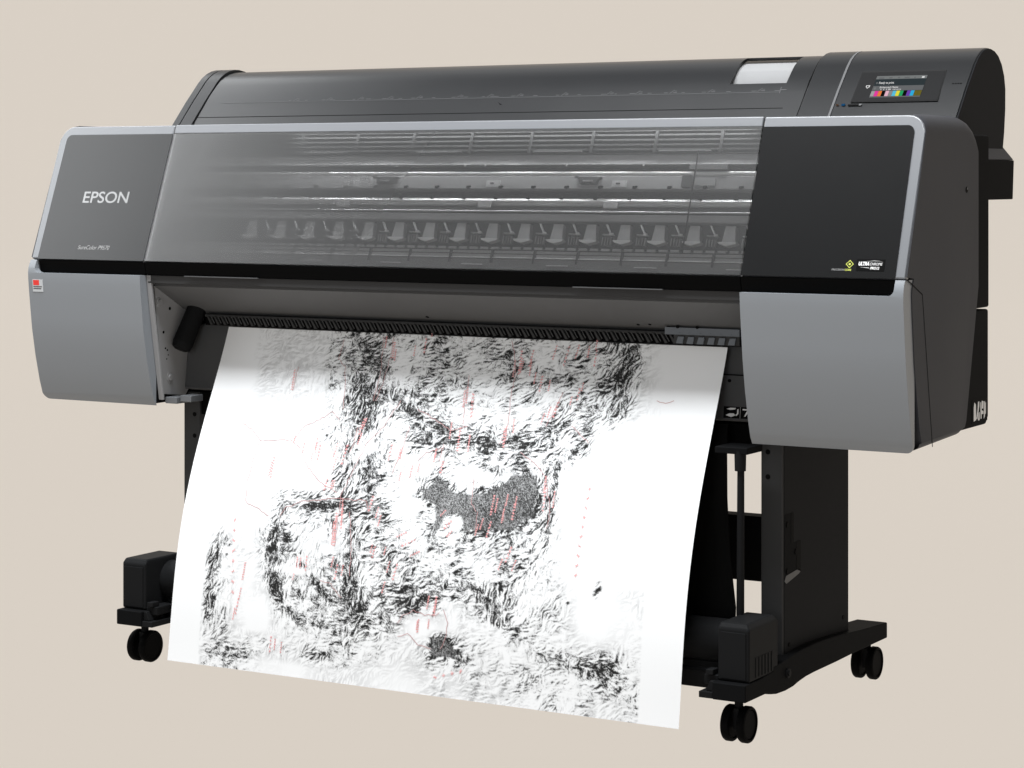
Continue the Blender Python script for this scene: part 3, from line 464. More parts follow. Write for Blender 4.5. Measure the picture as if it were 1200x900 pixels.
# ------------------------------------------------------------------ behind the window: the carriage bay
b = B(); FA.rect(b, -.656, .656, -.002, .292, -.066, -.060)
bay = obj('carriage_bay', b, M['dark'], P)
for s in (-1, 1):
    b = B(); x0, x1 = sorted((s * .656, s * .6590)); FA.rect(b, x0, x1, -.002, .285, -.075, -.002); obj('bay_wall', b, M['dark'], bay)
b = B(); FA.rect(b, -.656, .656, .2895, .293, -.066, -.0125); obj('bay_wall', b, M['dark'], bay)
XB = .654
def strip(name, t0, t1, d0, d1, mat, bev=0.): 
    b = B(); FA.rect(b, -XB, XB, t0, t1, d0, d1); return obj(name, b, mat, bay, bev)
strip('upper_plate', .2205, .2385, -.060, -.040, M['mid'])
b = B()
for t in (.2455, .2545, .2640, .2735, .2820): FA.rect(b, -XB, XB, t, t + .0035, -.058, -.036, 0)
x = -.62
i = 0
while x < .64:
    FA.rect(b, x, x + .006, .2405, .2890, -.050, -.034, 1)
    if i % 2 == 0: FA.rect(b, x + .012, x + .115, .2425, .2450, -.050, -.034, 2)
    x += .131; i += 1
FA.rect(b, -XB, XB, .2386, .2400, -.060, -.036, 1)
obj('vent_slats', b, [M['slat'], M['indark'], M['slatpale']], bay)
strip('dark_channel', .2090, .2190, -.062, -.052, M['indark'])
b = B(); cyl(b, FA.p(-XB, .2197, -.040), FA.p(XB, .2197, -.040), .0008, n=8)
for i, x in enumerate((-.325, -.155, .0, .045, .22, .38)):
    FA.rect(b, x, x + (.050 if i % 2 else .032), .2192, .2206, -.0392, -.0385); FA.rect(b, x + .03, x + .0335, .2155, .2195, -.0392, -.0385)
obj('encoder_wire', b, M['steel'], bay)
b = B(); cyl(b, FA.p(-XB, .2032, -.047), FA.p(XB, .2032, -.047), .0050, n=20)
obj('guide_rod', b, M['rail'], bay)
b = B(); FA.rect(b, -XB, XB, .1722, .1975, -.060, -.042)
rl = obj('carriage_rail', b, M['mid'], bay, .0012)
b = B(); FA.rect(b, -XB, XB, .1590, .1700, -.062, -.055); obj('dark_channel', b, M['indark'], bay)
b = B()
n = 14
pr = [(.1405 + .0145 * i / n, -.046 + .0055 * math.sin(math.pi * i / n)) for i in range(n + 1)]
extrude_poly(b, [FA.p(-XB, t, d) for t, d in pr] + [FA.p(-XB, .155, -.060), FA.p(-XB, .1405, -.060)], (2 * XB, 0, 0))
r2_ = obj('lower_rail', b, M['rail'], bay)
x = -.52
while x < .63:
    b = B(); FA.rect(b, x, x + .0062, .1725, .1770, -.0415, -.0385, 0); FA.rect(b, x + .0052, x + .0085, .1745, .1775, -.0415, -.0385, 0)
    obj('screw', b, M['cover_line'], rl)
    b = B(); FA.rect(b, x - .005, x + .0012, .1505, .1548, -.0405, -.0370, 0)
    obj('screw', b, M['cover_line'], r2_)
    x += .0705
for x in (-.140, .305):
    b = B()
    FA.plate(b, [(x - .026, .1930), (x + .026, .1930), (x + .020, .1880), (x + .017, .1805), (x - .017, .1805), (x - .020, .1880)], -.042, -.034, 0)
    FA.rect(b, x - .010, x + .010, .1835, .1865, -.034, -.032, 1)
    FA.rect(b, x - .028, x - .020, .1905, .1945, -.0345, -.032, 0)
    obj('rail_bracket', b, [M['dark'], M['mid'], M['mid2']], bay)
b = B(); FA.rect(b, .497, .515, .1735, .1965, -.042, -.032, 0); FA.rect(b, .520, .560, .1780, .1920, -.042, -.038, 1)
FA.rect(b, .505, .580, .2095, .2180, -.046, -.038, 0)
obj('cable_clamp', b, [M['dark'], M['mid'], M['mid2']], bay)
for x in (-.235, .085, .352):
    b = B(); FA.rect(b, x, x + .030, .176, .1885, -.042, -.0405, 2); FA.rect(b, x + .009, x + .017, .1810, .1840, -.0405, -.0395, 0)
    obj('rail_clip', b, [M['dark'], M['mid'], M['mid2']], bay)
    b = B(); FA.rect(b, x - .008, x + .022, .1330, .1480, -.040, -.036); obj('rail_clip', b, M['mid2'], bay, .002)
strip('grey_channel', .1285, .1395, -.062, -.050, M['dark'])
b = B(); cyl(b, FA.p(-XB, .1266, -.038), FA.p(XB, .1266, -.038), .0016, n=12); obj('platen_rod', b, M['steel'], bay)
strip('platen_beam', .1095, .1245, -.060, -.044, M['mid'], .002)
strip('roller_back', .0600, .1085, -.064, -.058, M['dark'])
def roller(x):
    b = B()
    FA.plate(b, [(x - .010, .0740), (x + .016, .0740), (x + .0125, .1050), (x - .0065, .1050)], -.058, -.046, 0)
    FA.plate(b, [(x - .0165, .0740), (x + .0215, .0740), (x + .0190, .0705), (x + .003, .0660), (x - .0130, .0705)], -.052, -.040, 1)
    FA.plate(b, [(x + .033, .1050), (x + .036, .1050), (x + .0445, .0900), (x + .0420, .0900)], -.050, -.044, 1)
    FA.rect(b, x + .030, x + .052, .0850, .0865, -.050, -.043, 0); FA.rect(b, x + .044, x + .051, .0845, .0885, -.046, -.042, 1)
    for k in range(4): FA.rect(b, x + .029 + k * .0055, x + .0312 + k * .0055, .0665, .0815, -.054, -.046, 2)
    return b
x0 = -.445; o0 = None; i = 0
while x0 + i * .0695 < .60:
    if o0 is None: o0 = obj('pinch_roller', roller(0), [M['mid2'], M['tab'], M['mid']], bay); o = o0
    else: o = o0.copy(); col.objects.link(o); o.parent = bay
    o.location = (x0 + i * .0695, 0, 0); i += 1
b = B(); x = -.60
while x < .63:
    FA.rect(b, x, x + .0175, .0540, .0585, -.058, -.044); x += .0232
obj('media_sensor_row', b, M['mid2'], bay)
strip('front_platen', .0385, .0515, -.060, -.044, M['mid2'])
b = B(); cyl(b, FA.p(-XB, .0368, -.042), FA.p(XB, .0368, -.042), .0012, n=10); obj('platen_edge', b, M['tab'], bay)
strip('front_platen', -.0005, .0345, -.060, -.042, M['mid'])
b = B(); x = -.60; i = 0
while x < .64:
    FA.rect(b, x, x + .004, .0270, .0525, -.044, -.040, 0)
    if i % 2: FA.rect(b, x + .03, x + .075, .0225, .0240, -.042, -.0405, 1)
    x += .0905; i += 1
FA.rect(b, -XB, XB, .0445, .0455, -.044, -.0425, 0)
FA.rect(b, -XB, XB, .0518, .0530, -.060, -.043, 0)
obj('platen_joint', b, [M['dark'], M['tab']], bay)

# ------------------------------------------------------------------ paper exit under the window
b = B(); box(b, -.656, .656, .0115, .034, .7560, .7725); obj('exit_band', b, M['band'], P, .0015)
b = B(); prism(b, [(.030, .7500), (.142, .6905), (.150, .700), (.16, .772), (.04, .772)], -.656, .656)
ap = obj('exit_guide', b, M['apron'], P)
d = Vector((0, .112, -.0595)).normalized(); nrm = Vector((0, d.z, -d.y))
def apdot(x, k, r):
    c = Vector((x, .030, .750)) + Vector((0, .112, -.0595)) * k; b = B(); cyl(b, c, c + nrm * .0008, r, n=10); obj('guide_hole', b, M['cover_line'], ap)
for x, k, r in ((-.06, .82, .0035), (.395, .82, .003), (.42, .80, .003), (.455, .86, .0035)): apdot(x, k, r)
b = B(); box(b, .468, .640, .128, .1345, .7005, .7025); obj('guide_slot', b, M['cover_line'], ap)
# ribbed exit rollers
b = B()
box(b, -.60, .63, .128, .150, .668, .6905, 0)
cyl(b, (-.60, .128, .6875), (.63, .128, .6875), .0030, n=10, mi=1)
x = -.592
while x < .50:
    extrude_poly(b, [(x, .1275, .6860), (x + .0035, .1275, .6860), (x + .0150, .1275, .6700), (x + .0095, .1275, .6690)], (0, -.006, 0), 1)
    extrude_poly(b, [(x + .0068, .127, .6865), (x + .0080, .127, .6865), (x + .0170, .127, .6725), (x + .0155, .127, .6720)], (0, -.002, 0), 2)
    x += .0172
obj('exit_roller_comb', b, [M['strip'], M['darkgrey'], M['apron']], P)
b = B()
box(b, .452, .6000, .116, .127, .6860, .6990, 0)
box(b, .470, .6000, .116, .127, .6700, .6861, 1)
for i in range(6):
    x = .476 + i * .0205
    extrude_poly(b, [(x, .1158, .6705), (x + .013, .1158, .6705), (x + .016, .1158, .6830), (x + .004, .1158, .6830)], (0, -.003, 0), 2)
    box(b, x + .005, x + .0065, .1150, .1158, .6890, .6905, 2)
for x in (.478, .517): cyl(b, (x, .116, .7000), (x, .1145, .7000), .0030, n=10, mi=3)
obj('media_edge_guide', b, [M['adjust'], M['darkgrey'], M['adjust'], M['cover_line']], P, .0008)
# left inner plate with flange, screws and the black lever
b = B(); prism(b, [(.030, .770), (.190, .690), (.200, .600), (.130, .522), (.060, .530), (.036, .70)], -.6570, -.6545)
pl = obj('inner_plate', b, M['plate'], P)
b = B(); prism(b, [(.010, .772), (.0165, .772), (.0225, .72), (.0555, .519), (.0495, .519), (.0165, .72)], -.6580, -.6475)
obj('plate_flange', b, M['plate'], pl, .0008)
for y, z in ((.046, .716), (.080, .562)):
    b = B(); cyl(b, (-.6546, y, z), (-.6500, y, z), .0060, n=14, mi=0); cyl(b, (-.6546, y, z), (-.6535, y, z), .0105, n=16, mi=0); obj('screw', b, M['plate'], pl, .0006)
for y, z in ((.167, .586), (.160, .566), (.172, .606)): b = B(); cyl(b, (-.6546, y, z), (-.651, y, z), .0035, n=10, mi=0); obj('screw', b, M['plate'], pl)
for y, z, r in ((.080, .702, .0035), (.060, .655, .003), (.066, .622, .002), (.072, .618, .002), (.075, .608, .0015), (.070, .600, .0015)): b = B(); cyl(b, (-.6546, y, z), (-.6541, y, z), r, n=10); obj('plate_hole', b, M['cover_line'], pl)
b = B()
ang = [(.0, .0165), (.004, .0195), (.085, .0215), (.096, .019), (.100, .012)]
p0, p1 = Vector((-.622, .132, .708)), Vector((-.640, .088, .606)); ax = (p1 - p0).normalized()
for (l0, r0), (l1, r1) in zip(ang, ang[1:]): cyl(b, p0 + ax * l0, p0 + ax * l1, r0, r1, 24, 0, True)
cyl(b, Vector((-.622, .135, .745)), p0, .012, .0145, 20)
obj('loading_lever', b, M['black2'], P, sharp=50)
b = B(); box(b, -.652, -.622, .062, .10, .511, .524); obj('pod_bracket', b, M['silver_dark'], P, .0015)
b = B(); box(b, -.620, -.592, .07, .11, .515, .528); obj('pod_bracket', b, M['silver_dark'], P, .0015)
# lower body and its labels
b = B(); prism(b, [(.150, .6680), (.140, .640), (.128, .5360), (.150, .5320), (.27, .530), (.27, .6680)], -.655, .655)
low = obj('lower_body', b, M['lowgrey'], P, .003)
b = B(); box(b, -.654, .654, .150, .26, .4820, .5300); obj('lower_body', b, M['strip'], P, .003)
b = B()
LW = Frame(.128, .5360, .140, .640)
LW.rect(b, .563, .640, .004, .0245, .0004, .0008, 0)
LW.plate(b, [(.567, .009), (.578, .006), (.586, .009), (.583, .013), (.574, .0125)], .0009, .0011, 1)
LW.plate(b, [(.568, .020), (.576, .0225), (.587, .0225), (.585, .0195), (.575, .0185)], .0009, .0011, 1)
LW.plate(b, [(.588, .008), (.592, .012), (.592, .021), (.5895, .020), (.5895, .013), (.586, .010)], .0009, .0011, 1)
LW.rect(b, .595, .596, .004, .0245, .0009, .0011, 2)
LW.plate(b, [(.600, .0215), (.614, .0215), (.614, .019), (.606, .008), (.603, .008), (.609, .019), (.600, .019)], .0009, .0011, 1)
obj('warning_label', b, [M['cover_line'], M['white'], M['mid']], low)
b = B(); box(b, .560, .604, .1340, .1400, .6155, .6175); obj('panel_slot', b, M['cover_line'], low)
b = B(); cyl(b, (.572, .133, .606), (.572, .1375, .606), .003, n=10); obj('panel_hole', b, M['cover_line'], low)
b = B(); box(b, .585, .648, .045, .110, .4870, .4990); obj('stand_bracket', b, M['black'], P, .002)

# ------------------------------------------------------------------ the stand
for s in (-1, 1):
    x0, x1 = sorted((s * .628, s * .670))
    b = B(); box(b, x0, x1, .145, .447, .110, .528)
    cpart = obj('column', b, M['darkgrey'], P, .0025)
    for z in (.482, .438): b = B(); cyl(b, (s * .642, .1455, z), (s * .642, .1442, z), .0045, n=12); obj('bolt_hole', b, M['cover_line'], cpart)
    b = B(); box(b, *sorted((s * .6702, s * .6712)), .150, .4455, .114, .524); cov = obj('column_cover', b, M['colside'], P, .0004)
    if s > 0:
        b = B()
        X = .6713
        def cp(pts, mi, t=.0006): extrude_poly(b, [(X, y, z) for y, z in pts], (t, 0, 0), mi)
        cp([(.150, .275), (.152, .372), (.190, .372), (.190, .318), (.221, .318), (.221, .262), (.160, .254)], 0, .0003)
        cp([(.178, .372), (.190, .372), (.190, .318), (.178, .316)], 1)  # flat darker strips, here and next, paint the shade inside the opening
        cp([(.203, .318), (.221, .318), (.221, .262), (.203, .268)], 1)
        cp([(.150, .254), (.157, .263), (.212, .268), (.219, .262), (.212, .259), (.158, .249)], 2)
        for y, z in ((.163, .353), (.200, .300), (.163, .270)): cyl(b, (X, y, z), (X + .0016, y, z), .0055, n=12, mi=1); 
        obj('painted_opening', b, [M['black'], M['cover_line'], M['apron']], cov)
        for y, z in ((.42, .147), (.17, .139), (.165, .512)): b = B(); cyl(b, (X - .0002, y, z), (X + .0012, y, z), .004, n=12); obj('screw', b, M['cover_line'], cov)
    # foot
    b = B()
    top = [(-.047, .1085), (.010, .1085), (.066, .1125), (.067, .1190), (.10, .1205), (.15, .1255), (.202, .1285), (.25, .1290), (.30, .1275), (.35, .1250), (.40, .1215), (.50, .1145), (.604, .1085)]
    bot = [(.604, .0785), (.42, .0785), (.35, .0775), (.25, .0775), (.211, .0765), (.18, .0735), (.154, .0695), (.12, .0680), (.085, .0695), (.06, .0735), (.036, .0785), (-.047, .0785)]
    xa, xb = sorted((s * .624, s * .687))
    prism(b, top + bot, xa, xb)
    foot = obj('foot', b, M['black'], P, .0022)
    b = B(); y = .150
    cyl(b, (s * .6865, .128, .098), (s * .6905, .128, .098), .0085, n=16); cyl(b, (s * .69, .128, .098), (s * .6925, .128, .098), .005, n=12)
    obj('foot_bolt', b, M['black2'], foot)
    b = B(); box(b, *sorted((s * .598, s * .6238)), -.045, .03, .0790, .0900); extrude_poly(b, [(s * .6095, -.040, .0905), (s * .6237, -.040, .0905), (s * .6237, -.040, .1080), (s * .6160, -.040, .1080)], (0, .05, 0))
    obj('foot_ledge', b, M['black2'], foot, .0012)
    # take-up drive housing
    b = B(); x0, x1 = sorted((s * .6270, s * .6860))
    lo = [(x0, -.030), (x1, -.030), (x1, .090), (x0, .090)]; k = .0075
    hi = [(x0 + .002, -.030 + k), (x1 - .002, -.030 + k), (x1 - .002, .082), (x0 + .002, .082)]
    if s > 0: hi = [(x0 + .002, -.030 + k), (x1 - k, -.030 + k), (x1 - k, .082), (x0 + .002, .082)]
    rings = [[b.verts.new((x, y, .1092)) for x, y in lo], [b.verts.new((x, y, .1990)) for x, y in lo], [b.verts.new((x, y, .2080)) for x, y in hi]]
    for r0, r1 in zip(rings, rings[1:]):
        for q in range(4): b.faces.new((r0[q], r0[(q+1) % 4], r1[(q+1) % 4], r1[q]))
    b.faces.new(rings[0]); b.faces.new(rings[-1])
    tk = obj('take_up_drive', b, M['black2'], P, .0035, 3, 20)
    b = B(); box(b, x0 + .006, x1 - .006, -.0316, -.0298, .1130, .1930); obj('drive_front', b, M['black2'], tk, .0012)
    if s > 0:
        for q in range(6): b = B(); box(b, .6858, .6872, -.004 + q * .013, .003 + q * .013, .1140, .1480); obj('drive_rib', b, M['black2'], tk, .0004)
    b = B(); box(b, *sorted((s * .600, s * .6268)), -.028, .060, .1000, .1165); obj('drive_bracket', b, M['black2'], tk, .002)
    b = B(); box(b, *sorted((s * .606, s * .6200)), -.034, -.012, .1168, .1260); obj('drive_latch', b, M['black2'], tk, .0015)
    # twin wheel casters
    for y in (0., .584):
        c = B(); cyl(c, (s * .653, y, .034), (s * .653, y, .0790), .0075, n=16); box(c, s * .653 - .0055, s * .653 + .0055, y - .012, y + .012, .022, .060)
        cast = obj('caster', c, M['black2'], P, .0015)
        for k in (-1, 1):
            c = B(); xc = s * .653 + k * .0148
            rr = [(-.0078, .0265), (-.0070, .0300), (-.0045, .0315), (.0045, .0315), (.0070, .0300), (.0078, .0265)]
            for (l0, r0), (l1, r1) in zip(rr, rr[1:]): cyl(c, (xc + l0, y, .0315), (xc + l1, y, .0315), r0, r1, 40, 0, False)
            for l, dd in ((-.0078, .002), (.0078, -.002)):
                cyl(c, (xc + l, y, .0315), (xc + l + dd, y, .0315), .0265, .024, 40, 0, False); cyl(c, (xc + l + dd, y, .0315), (xc + l + dd * 1.02, y, .0315), .024, .001, 40, 0, True)
            bmesh.ops.remove_doubles(c, verts=c.verts, dist=.00005)
            obj('wheel', c, M['rubber'], cast, sharp=40)
b = B(); box(b, -.628, .628, .330, .372, .215, .336); obj('crossbeam', b, M['black'], P, .003)
b = B(); cyl(b, (-.626, .050, .160), (.626, .050, .160), .038, n=40); obj('take_up_tube', b, M['black2'], P)
b = B(); box(b, -.620, .620, .030, .085, .078, .126); obj('lower_rail', b, M['black2'], P, .002)
b = B(); box(b, -.600, .622, .010, .022, .1105, .1165); obj('lower_rail', b, M['black'], P, .001)
# black cloth paper basket
b = B(); prof = [(.118, .530), (.112, .495), (.109, .40), (.104, .30), (.098, .21), (.09, .118)]; hw = [.577, .578, .580, .588, .602, .602]
rows = [[b.verts.new((x * w, y, z)) for x in [-1 + i / 20 for i in range(41)]] for (y, z), w in zip(prof, hw)]
for r0, r1 in zip(rows, rows[1:]):
    for i in range(40): b.faces.new((r0[i], r0[i+1], r1[i+1], r1[i]))
o = obj('paper_basket', b, M['cloth'], P); so = o.modifiers.new('thickness', 'SOLIDIFY'); so.thickness = .004
for s in (1,):
    b = B(); cyl(b, (s * .630, .055, .4575), (s * .630, .055, .492), .0098, .0105, 20); cyl(b, (s * .630, .055, .205), (s * .631, .055, .458), .0070, .0062, 16)
    obj('basket_rod', b, M['black2'], P)

# ------------------------------------------------------------------ roll of paper seen through the lid window
b = B(); cyl(b, (-.55, .545, 1.114), (.575, .545, 1.114), .078, n=96)
cyl(b, (.575, .545, 1.114), (.5785, .545, 1.114), .030, n=40, mi=1)
pr_ = obj('paper_roll', b, [M['roll'], M['black2']], None, sharp=40)
tag(pr_, 'white roll of paper seen through the small window in the top cover', 'paper roll')

# ------------------------------------------------------------------ the printed sheet
CO = [-1.94895, 2.4663, -0.59135, 0.17562, -0.07308]
def sheet_y(z): return (((CO[0] * z + CO[1]) * z + CO[2]) * z + CO[3]) * z + CO[4]
XL, WID = -.540, 1.112
zz = [.70 - .674 * i / 600 for i in range(601)]; yy = [sheet_y(z) for z in zz]; ss = [0.]
for i in range(600): ss.append(ss[-1] + math.hypot(zz[i+1] - zz[i], yy[i+1] - yy[i]))
def sheet(a, bb, off=0.):
    bb = min(max(bb, 0), ss[-1] - 1e-6); lo, hi = 0, 600
    while hi - lo > 1:
        mid = (lo + hi) // 2
        if ss[mid] <= bb: lo = mid
        else: hi = mid
    k = (bb - ss[lo]) / (ss[hi] - ss[lo]); z = zz[lo] + (zz[hi] - zz[lo]) * k; y = yy[lo] + (yy[hi] - yy[lo]) * k
    dy, dz = yy[hi] - yy[lo], zz[hi] - zz[lo]; L = math.hypot(dy, dz)
    return Vector((XL + a, y + off * dz / L, z - off * dy / L))

AMB = .05
COOL = (.965, .985, 1.)
LAMPS = [
    ('softbox_left', (-4.2, -2.1, 2.6), (-.3, .1, .95), 2.0, 2.4, 70, COOL),
    ('softbox_upper_left', (-3.7, .5, 3.4), (-.2, .4, 1.0), 3.4, 2.2, 115, COOL),
    ('softbox_top', (.0, -.86, 3.5), (-.05, .05, .4), 2.4, 1.0, 215, COOL),
    ('softbox_front', (1.3, -4.6, 1.1), (-.1, .0, .45), 1.4, 1.4, 33, COOL),
]
import numpy as np
RV, RF = [], []
def ribbon(bm, pts, w, off=.0007):
    """pts in sheet millimetres"""
    out = []
    for (a0, b0), (a1, b1) in zip(pts, pts[1:]):
        n = max(1, int(math.hypot(a1 - a0, b1 - b0) / 6))
        for i in range(n): out.append((a0 + (a1 - a0) * i / n, b0 + (b1 - b0) * i / n))
    out.append(pts[-1])
    rnd_ = random.Random(int(pts[0][0] * 10))
    jit = [out[0]] + [(a + rnd_.uniform(-1.6, 1.6), b + rnd_.uniform(-1.6, 1.6)) for a, b in out[1:-1]] + [out[-1]] if len(out) > 4 else out
    prev = None
    for i, (a, b_) in enumerate(jit):
        q = jit[min(i + 1, len(jit) - 1)]; p_ = jit[max(i - 1, 0)]
        ta, tb = q[0] - p_[0], q[1] - p_[1]; L = math.hypot(ta, tb) or 1
        na, nb = -tb / L * w / 2, ta / L * w / 2
        RV.append(sheet((a + na) / 1000, (b_ + nb) / 1000, off)); RV.append(sheet((a - na) / 1000, (b_ - nb) / 1000, off)); cur = (len(RV) - 2, len(RV) - 1)
        if prev: RF.append((prev[0], prev[1], cur[1], cur[0]))
        prev = cur
for l in RED: ribbon(None, l, 1.0)
nb = len(RF)
rr = random.Random(11)
MORE = []
for q in REDTXT[7:]:
    if q[5] < 4: continue
    for _ in range(2):
        ox, oy = rr.uniform(-26, 26), rr.uniform(-26, 26); MORE.append([q[0] + ox, q[1] + oy, q[0] + ox + (q[2] - q[0]) * .7, q[1] + oy + (q[3] - q[1]) * .7, 2.4, q[5]])
for a0, b0, a1, b1, size, n in REDTXT + MORE:
    da, db = a1 - a0, b1 - b0; L = math.hypot(da, db); ua, ub = da / L, db / L; pa, pb = -ub, ua; h = size * 1.5
    for i in range(n):
        ca, cb = a0 + da * (i + .5) / n, b0 + db * (i + .5) / n
        st = L / n * .36
        if L / n > 12: st = h * .45
        for _ in range(2):
            k = rr.uniform(-1, 1)
            ribbon(None, [(ca - ua * st + pa * h * k * .5, cb - ub * st + pb * h * k * .5), (ca + ua * st - pa * h * k * .4, cb + ub * st - pb * h * k * .4)], .85)
        ribbon(None, [(ca - pa * h * .5, cb - pb * h * .5), (ca + pa * h * .5, cb + pb * h * .5)], .85)

B0 = .036; LEN = ss[-1]; STEP = .0013; NX, NY = int(WID / STEP), int((LEN - B0) / STEP)
me = bpy.data.meshes.new('printed_sheet')
vs = []; A_ = []; B_ = []
for j in range(NY + 1):
    bb = B0 + (LEN - B0) * j / NY
    for i in range(NX + 1):
        a = WID * i / NX; vs.append(sheet(a, bb)); A_.append(a); B_.append(bb)
fs = [(j * (NX + 1) + i, (j + 1) * (NX + 1) + i, (j + 1) * (NX + 1) + i + 1, j * (NX + 1) + i + 1) for j in range(NY) for i in range(NX)]
nv = len(vs); nf = len(fs)
me.from_pydata(vs + RV, [], fs + [tuple(nv + q for q in f) for f in RF]); me.update()
A_ += [0.] * len(RV); B_ += [0.] * len(RV)
A_ = np.array(A_); B_ = np.array(B_); pos = None
RG = np.array(RELIEF) / 26.
fa = np.clip(A_ / .020 - .5, 0, RG.shape[1] - 1.001); fb = np.clip(B_ / .020 - .5, 0, RG.shape[0] - 1.001)
ia = fa.astype(int); ib = fb.astype(int); ua = fa - ia; ub = fb - ib
ink = RG[ib, ia] * (1 - ua) * (1 - ub) + RG[ib, ia + 1] * ua * (1 - ub) + RG[ib + 1, ia] * (1 - ua) * ub + RG[ib + 1, ia + 1] * ua * ub
edge = np.clip((A_ - .070) / .010, 0, 1) * np.clip((1.035 - A_) / .008, 0, 1)
# relief: noise combed along the ridge direction, hill-shaded and cut by the local ink density
nv0 = (NX + 1) * (NY + 1); shp = (NY + 1, NX + 1)
Ag, Bg = A_[:nv0].reshape(shp), B_[:nv0].reshape(shp)
rs = np.random.RandomState(5)
def blur(f, n):
    for _ in range(n):
        f = (np.roll(f, 1, 0) + np.roll(f, -1, 0) + 2 * f) / 4; f = (np.roll(f, 1, 1) + np.roll(f, -1, 1) + 2 * f) / 4
    return f
def unit(f): return (f - f.mean()) / f.std()
def cloud(cells, n_oct=3, gain=.6):
    out = np.zeros(shp); amp = 1.
    for o in range(n_oct):
        c = max(1.5, cells / 2 ** o); ny, nx = int(shp[0] / c) + 3, int(shp[1] / c) + 3
        q = rs.randn(ny, nx); y = np.arange(shp[0])[:, None] / c; x = np.arange(shp[1])[None, :] / c
        iy, ix = y.astype(int), x.astype(int); fy, fx = y - iy, x - ix
        fy = fy * fy * (3 - 2 * fy); fx = fx * fx * (3 - 2 * fx)
        out += amp * (q[iy, ix] * (1 - fy) * (1 - fx) + q[iy + 1, ix] * fy * (1 - fx) + q[iy, ix + 1] * (1 - fy) * fx + q[iy + 1, ix + 1] * fy * fx); amp *= gain
    return unit(out)
base = cloud(46, 2) * 1.6
cs = .30 * np.cos(base); sn = .30 * np.sin(base); pos = np.zeros(shp); neg = np.zeros(shp)
for ca, cb, ax, ay, bx_, by, st in BLOBS:
    da, db = Ag * 1000 - ca, Bg * 1000 - cb; det = ax * by - ay * bx_
    if abs(det) < 1: continue
    u = (da * by - db * bx_) / det; v = (ax * db - ay * da) / det; r = u * u + v * v
    g = np.exp(-r * .8)
    if st > 0:
        th = math.atan2(ay, ax); k = min(1., math.hypot(ax, ay) / max(1., math.hypot(bx_, by)) - 1.)
        cs += k * g * math.cos(2 * th); sn += k * g * math.sin(2 * th)
        if 80 <= st <= 105: pos = np.maximum(pos, np.exp(-np.power(r, 1.5)) * st / 95.)
    else: neg = np.maximum(neg, np.exp(-np.power(r, 1.5)) * -st / 100.)
th = .5 * np.arctan2(sn, cs) + .55 * cloud(14, 3); dx, dy = np.cos(th), np.sin(th)
def comb(src, length):
    acc = src.copy()
    jj, ii = np.mgrid[0:shp[0], 0:shp[1]].astype(float)
    for sg in (1, -1):
        y, x = jj.copy(), ii.copy()
        for s_ in range(length):
            iy = np.clip(np.rint(y).astype(int), 0, shp[0] - 1); ix = np.clip(np.rint(x).astype(int), 0, shp[1] - 1)
            y += sg * dy[iy, ix]; x += sg * dx[iy, ix]
            iy = np.clip(np.rint(y).astype(int), 0, shp[0] - 1); ix = np.clip(np.rint(x).astype(int), 0, shp[1] - 1)
            acc += src[iy, ix] * (1 - s_ / (length + 1.))
    return unit(acc)
# ridged heights, slope towards the light gives the hachure
w1 = rs.randn(*shp)
hgt = 1.15 * comb(-np.abs(cloud(9, 3, .75)), 6) + .75 * comb(-np.abs(cloud(4.5, 2, .8)), 4) + .30 * comb(rs.randn(*shp), 3) + .10 * w1
shade = unit(np.gradient(hgt, axis=1) * .75 + np.gradient(hgt, axis=0) * .65)
hach = unit(.80 * shade + .42 * w1 + .40 * comb(rs.randn(*shp), 3))
clump = unit(.9 * cloud(30, 5, .72) + .3 * cloud(5, 2))
dens = ink[:nv0].reshape(shp); flat = np.clip((dens + .035 * clump - .95) * 8, 0, 1)
dens = np.maximum(np.minimum(dens, .9) * .90, pos) * (1 - .85 * np.clip(neg, 0, 1)) * edge[:nv0].reshape(shp)
z_ = hach * .60 + clump * .46 * np.clip(dens * 3, 0, 1) * (1 - .6 * np.clip(pos, 0, 1)) + (dens * 2.0 - 1.02)
val = np.clip(z_ * 1.1, 0, 1) * np.clip((dens - .10) * 4, .22, 1) * np.clip(dens * 9 - .4, 0, 1)
soft = np.clip((dens - .04) * 1.5, 0, .25) * np.clip(clump * .25 + shade * .6 + .5, 0, 1)     # grey midtones between the ridges
val = np.maximum(val, soft)
grain_ = np.clip(.84 + .20 * w1 + .04 * clump, 0, 1)
val = val * (1 - flat) + grain_ * flat
ink = np.zeros(len(A_)); ink[:nv0] = val.ravel()
at = me.attributes.new('ink_density', 'FLOAT', 'POINT'); at.data.foreach_set('value', ink.astype(np.float32))
uv = me.uv_layers.new(name='map'); idx = np.empty(len(me.loops), np.int32); me.loops.foreach_get('vertex_index', idx)
uv.data.foreach_set('uv', np.stack([A_[idx], B_[idx]], 1).astype(np.float32).ravel())
me.polygons.foreach_set('use_smooth', [True] * len(me.polygons))

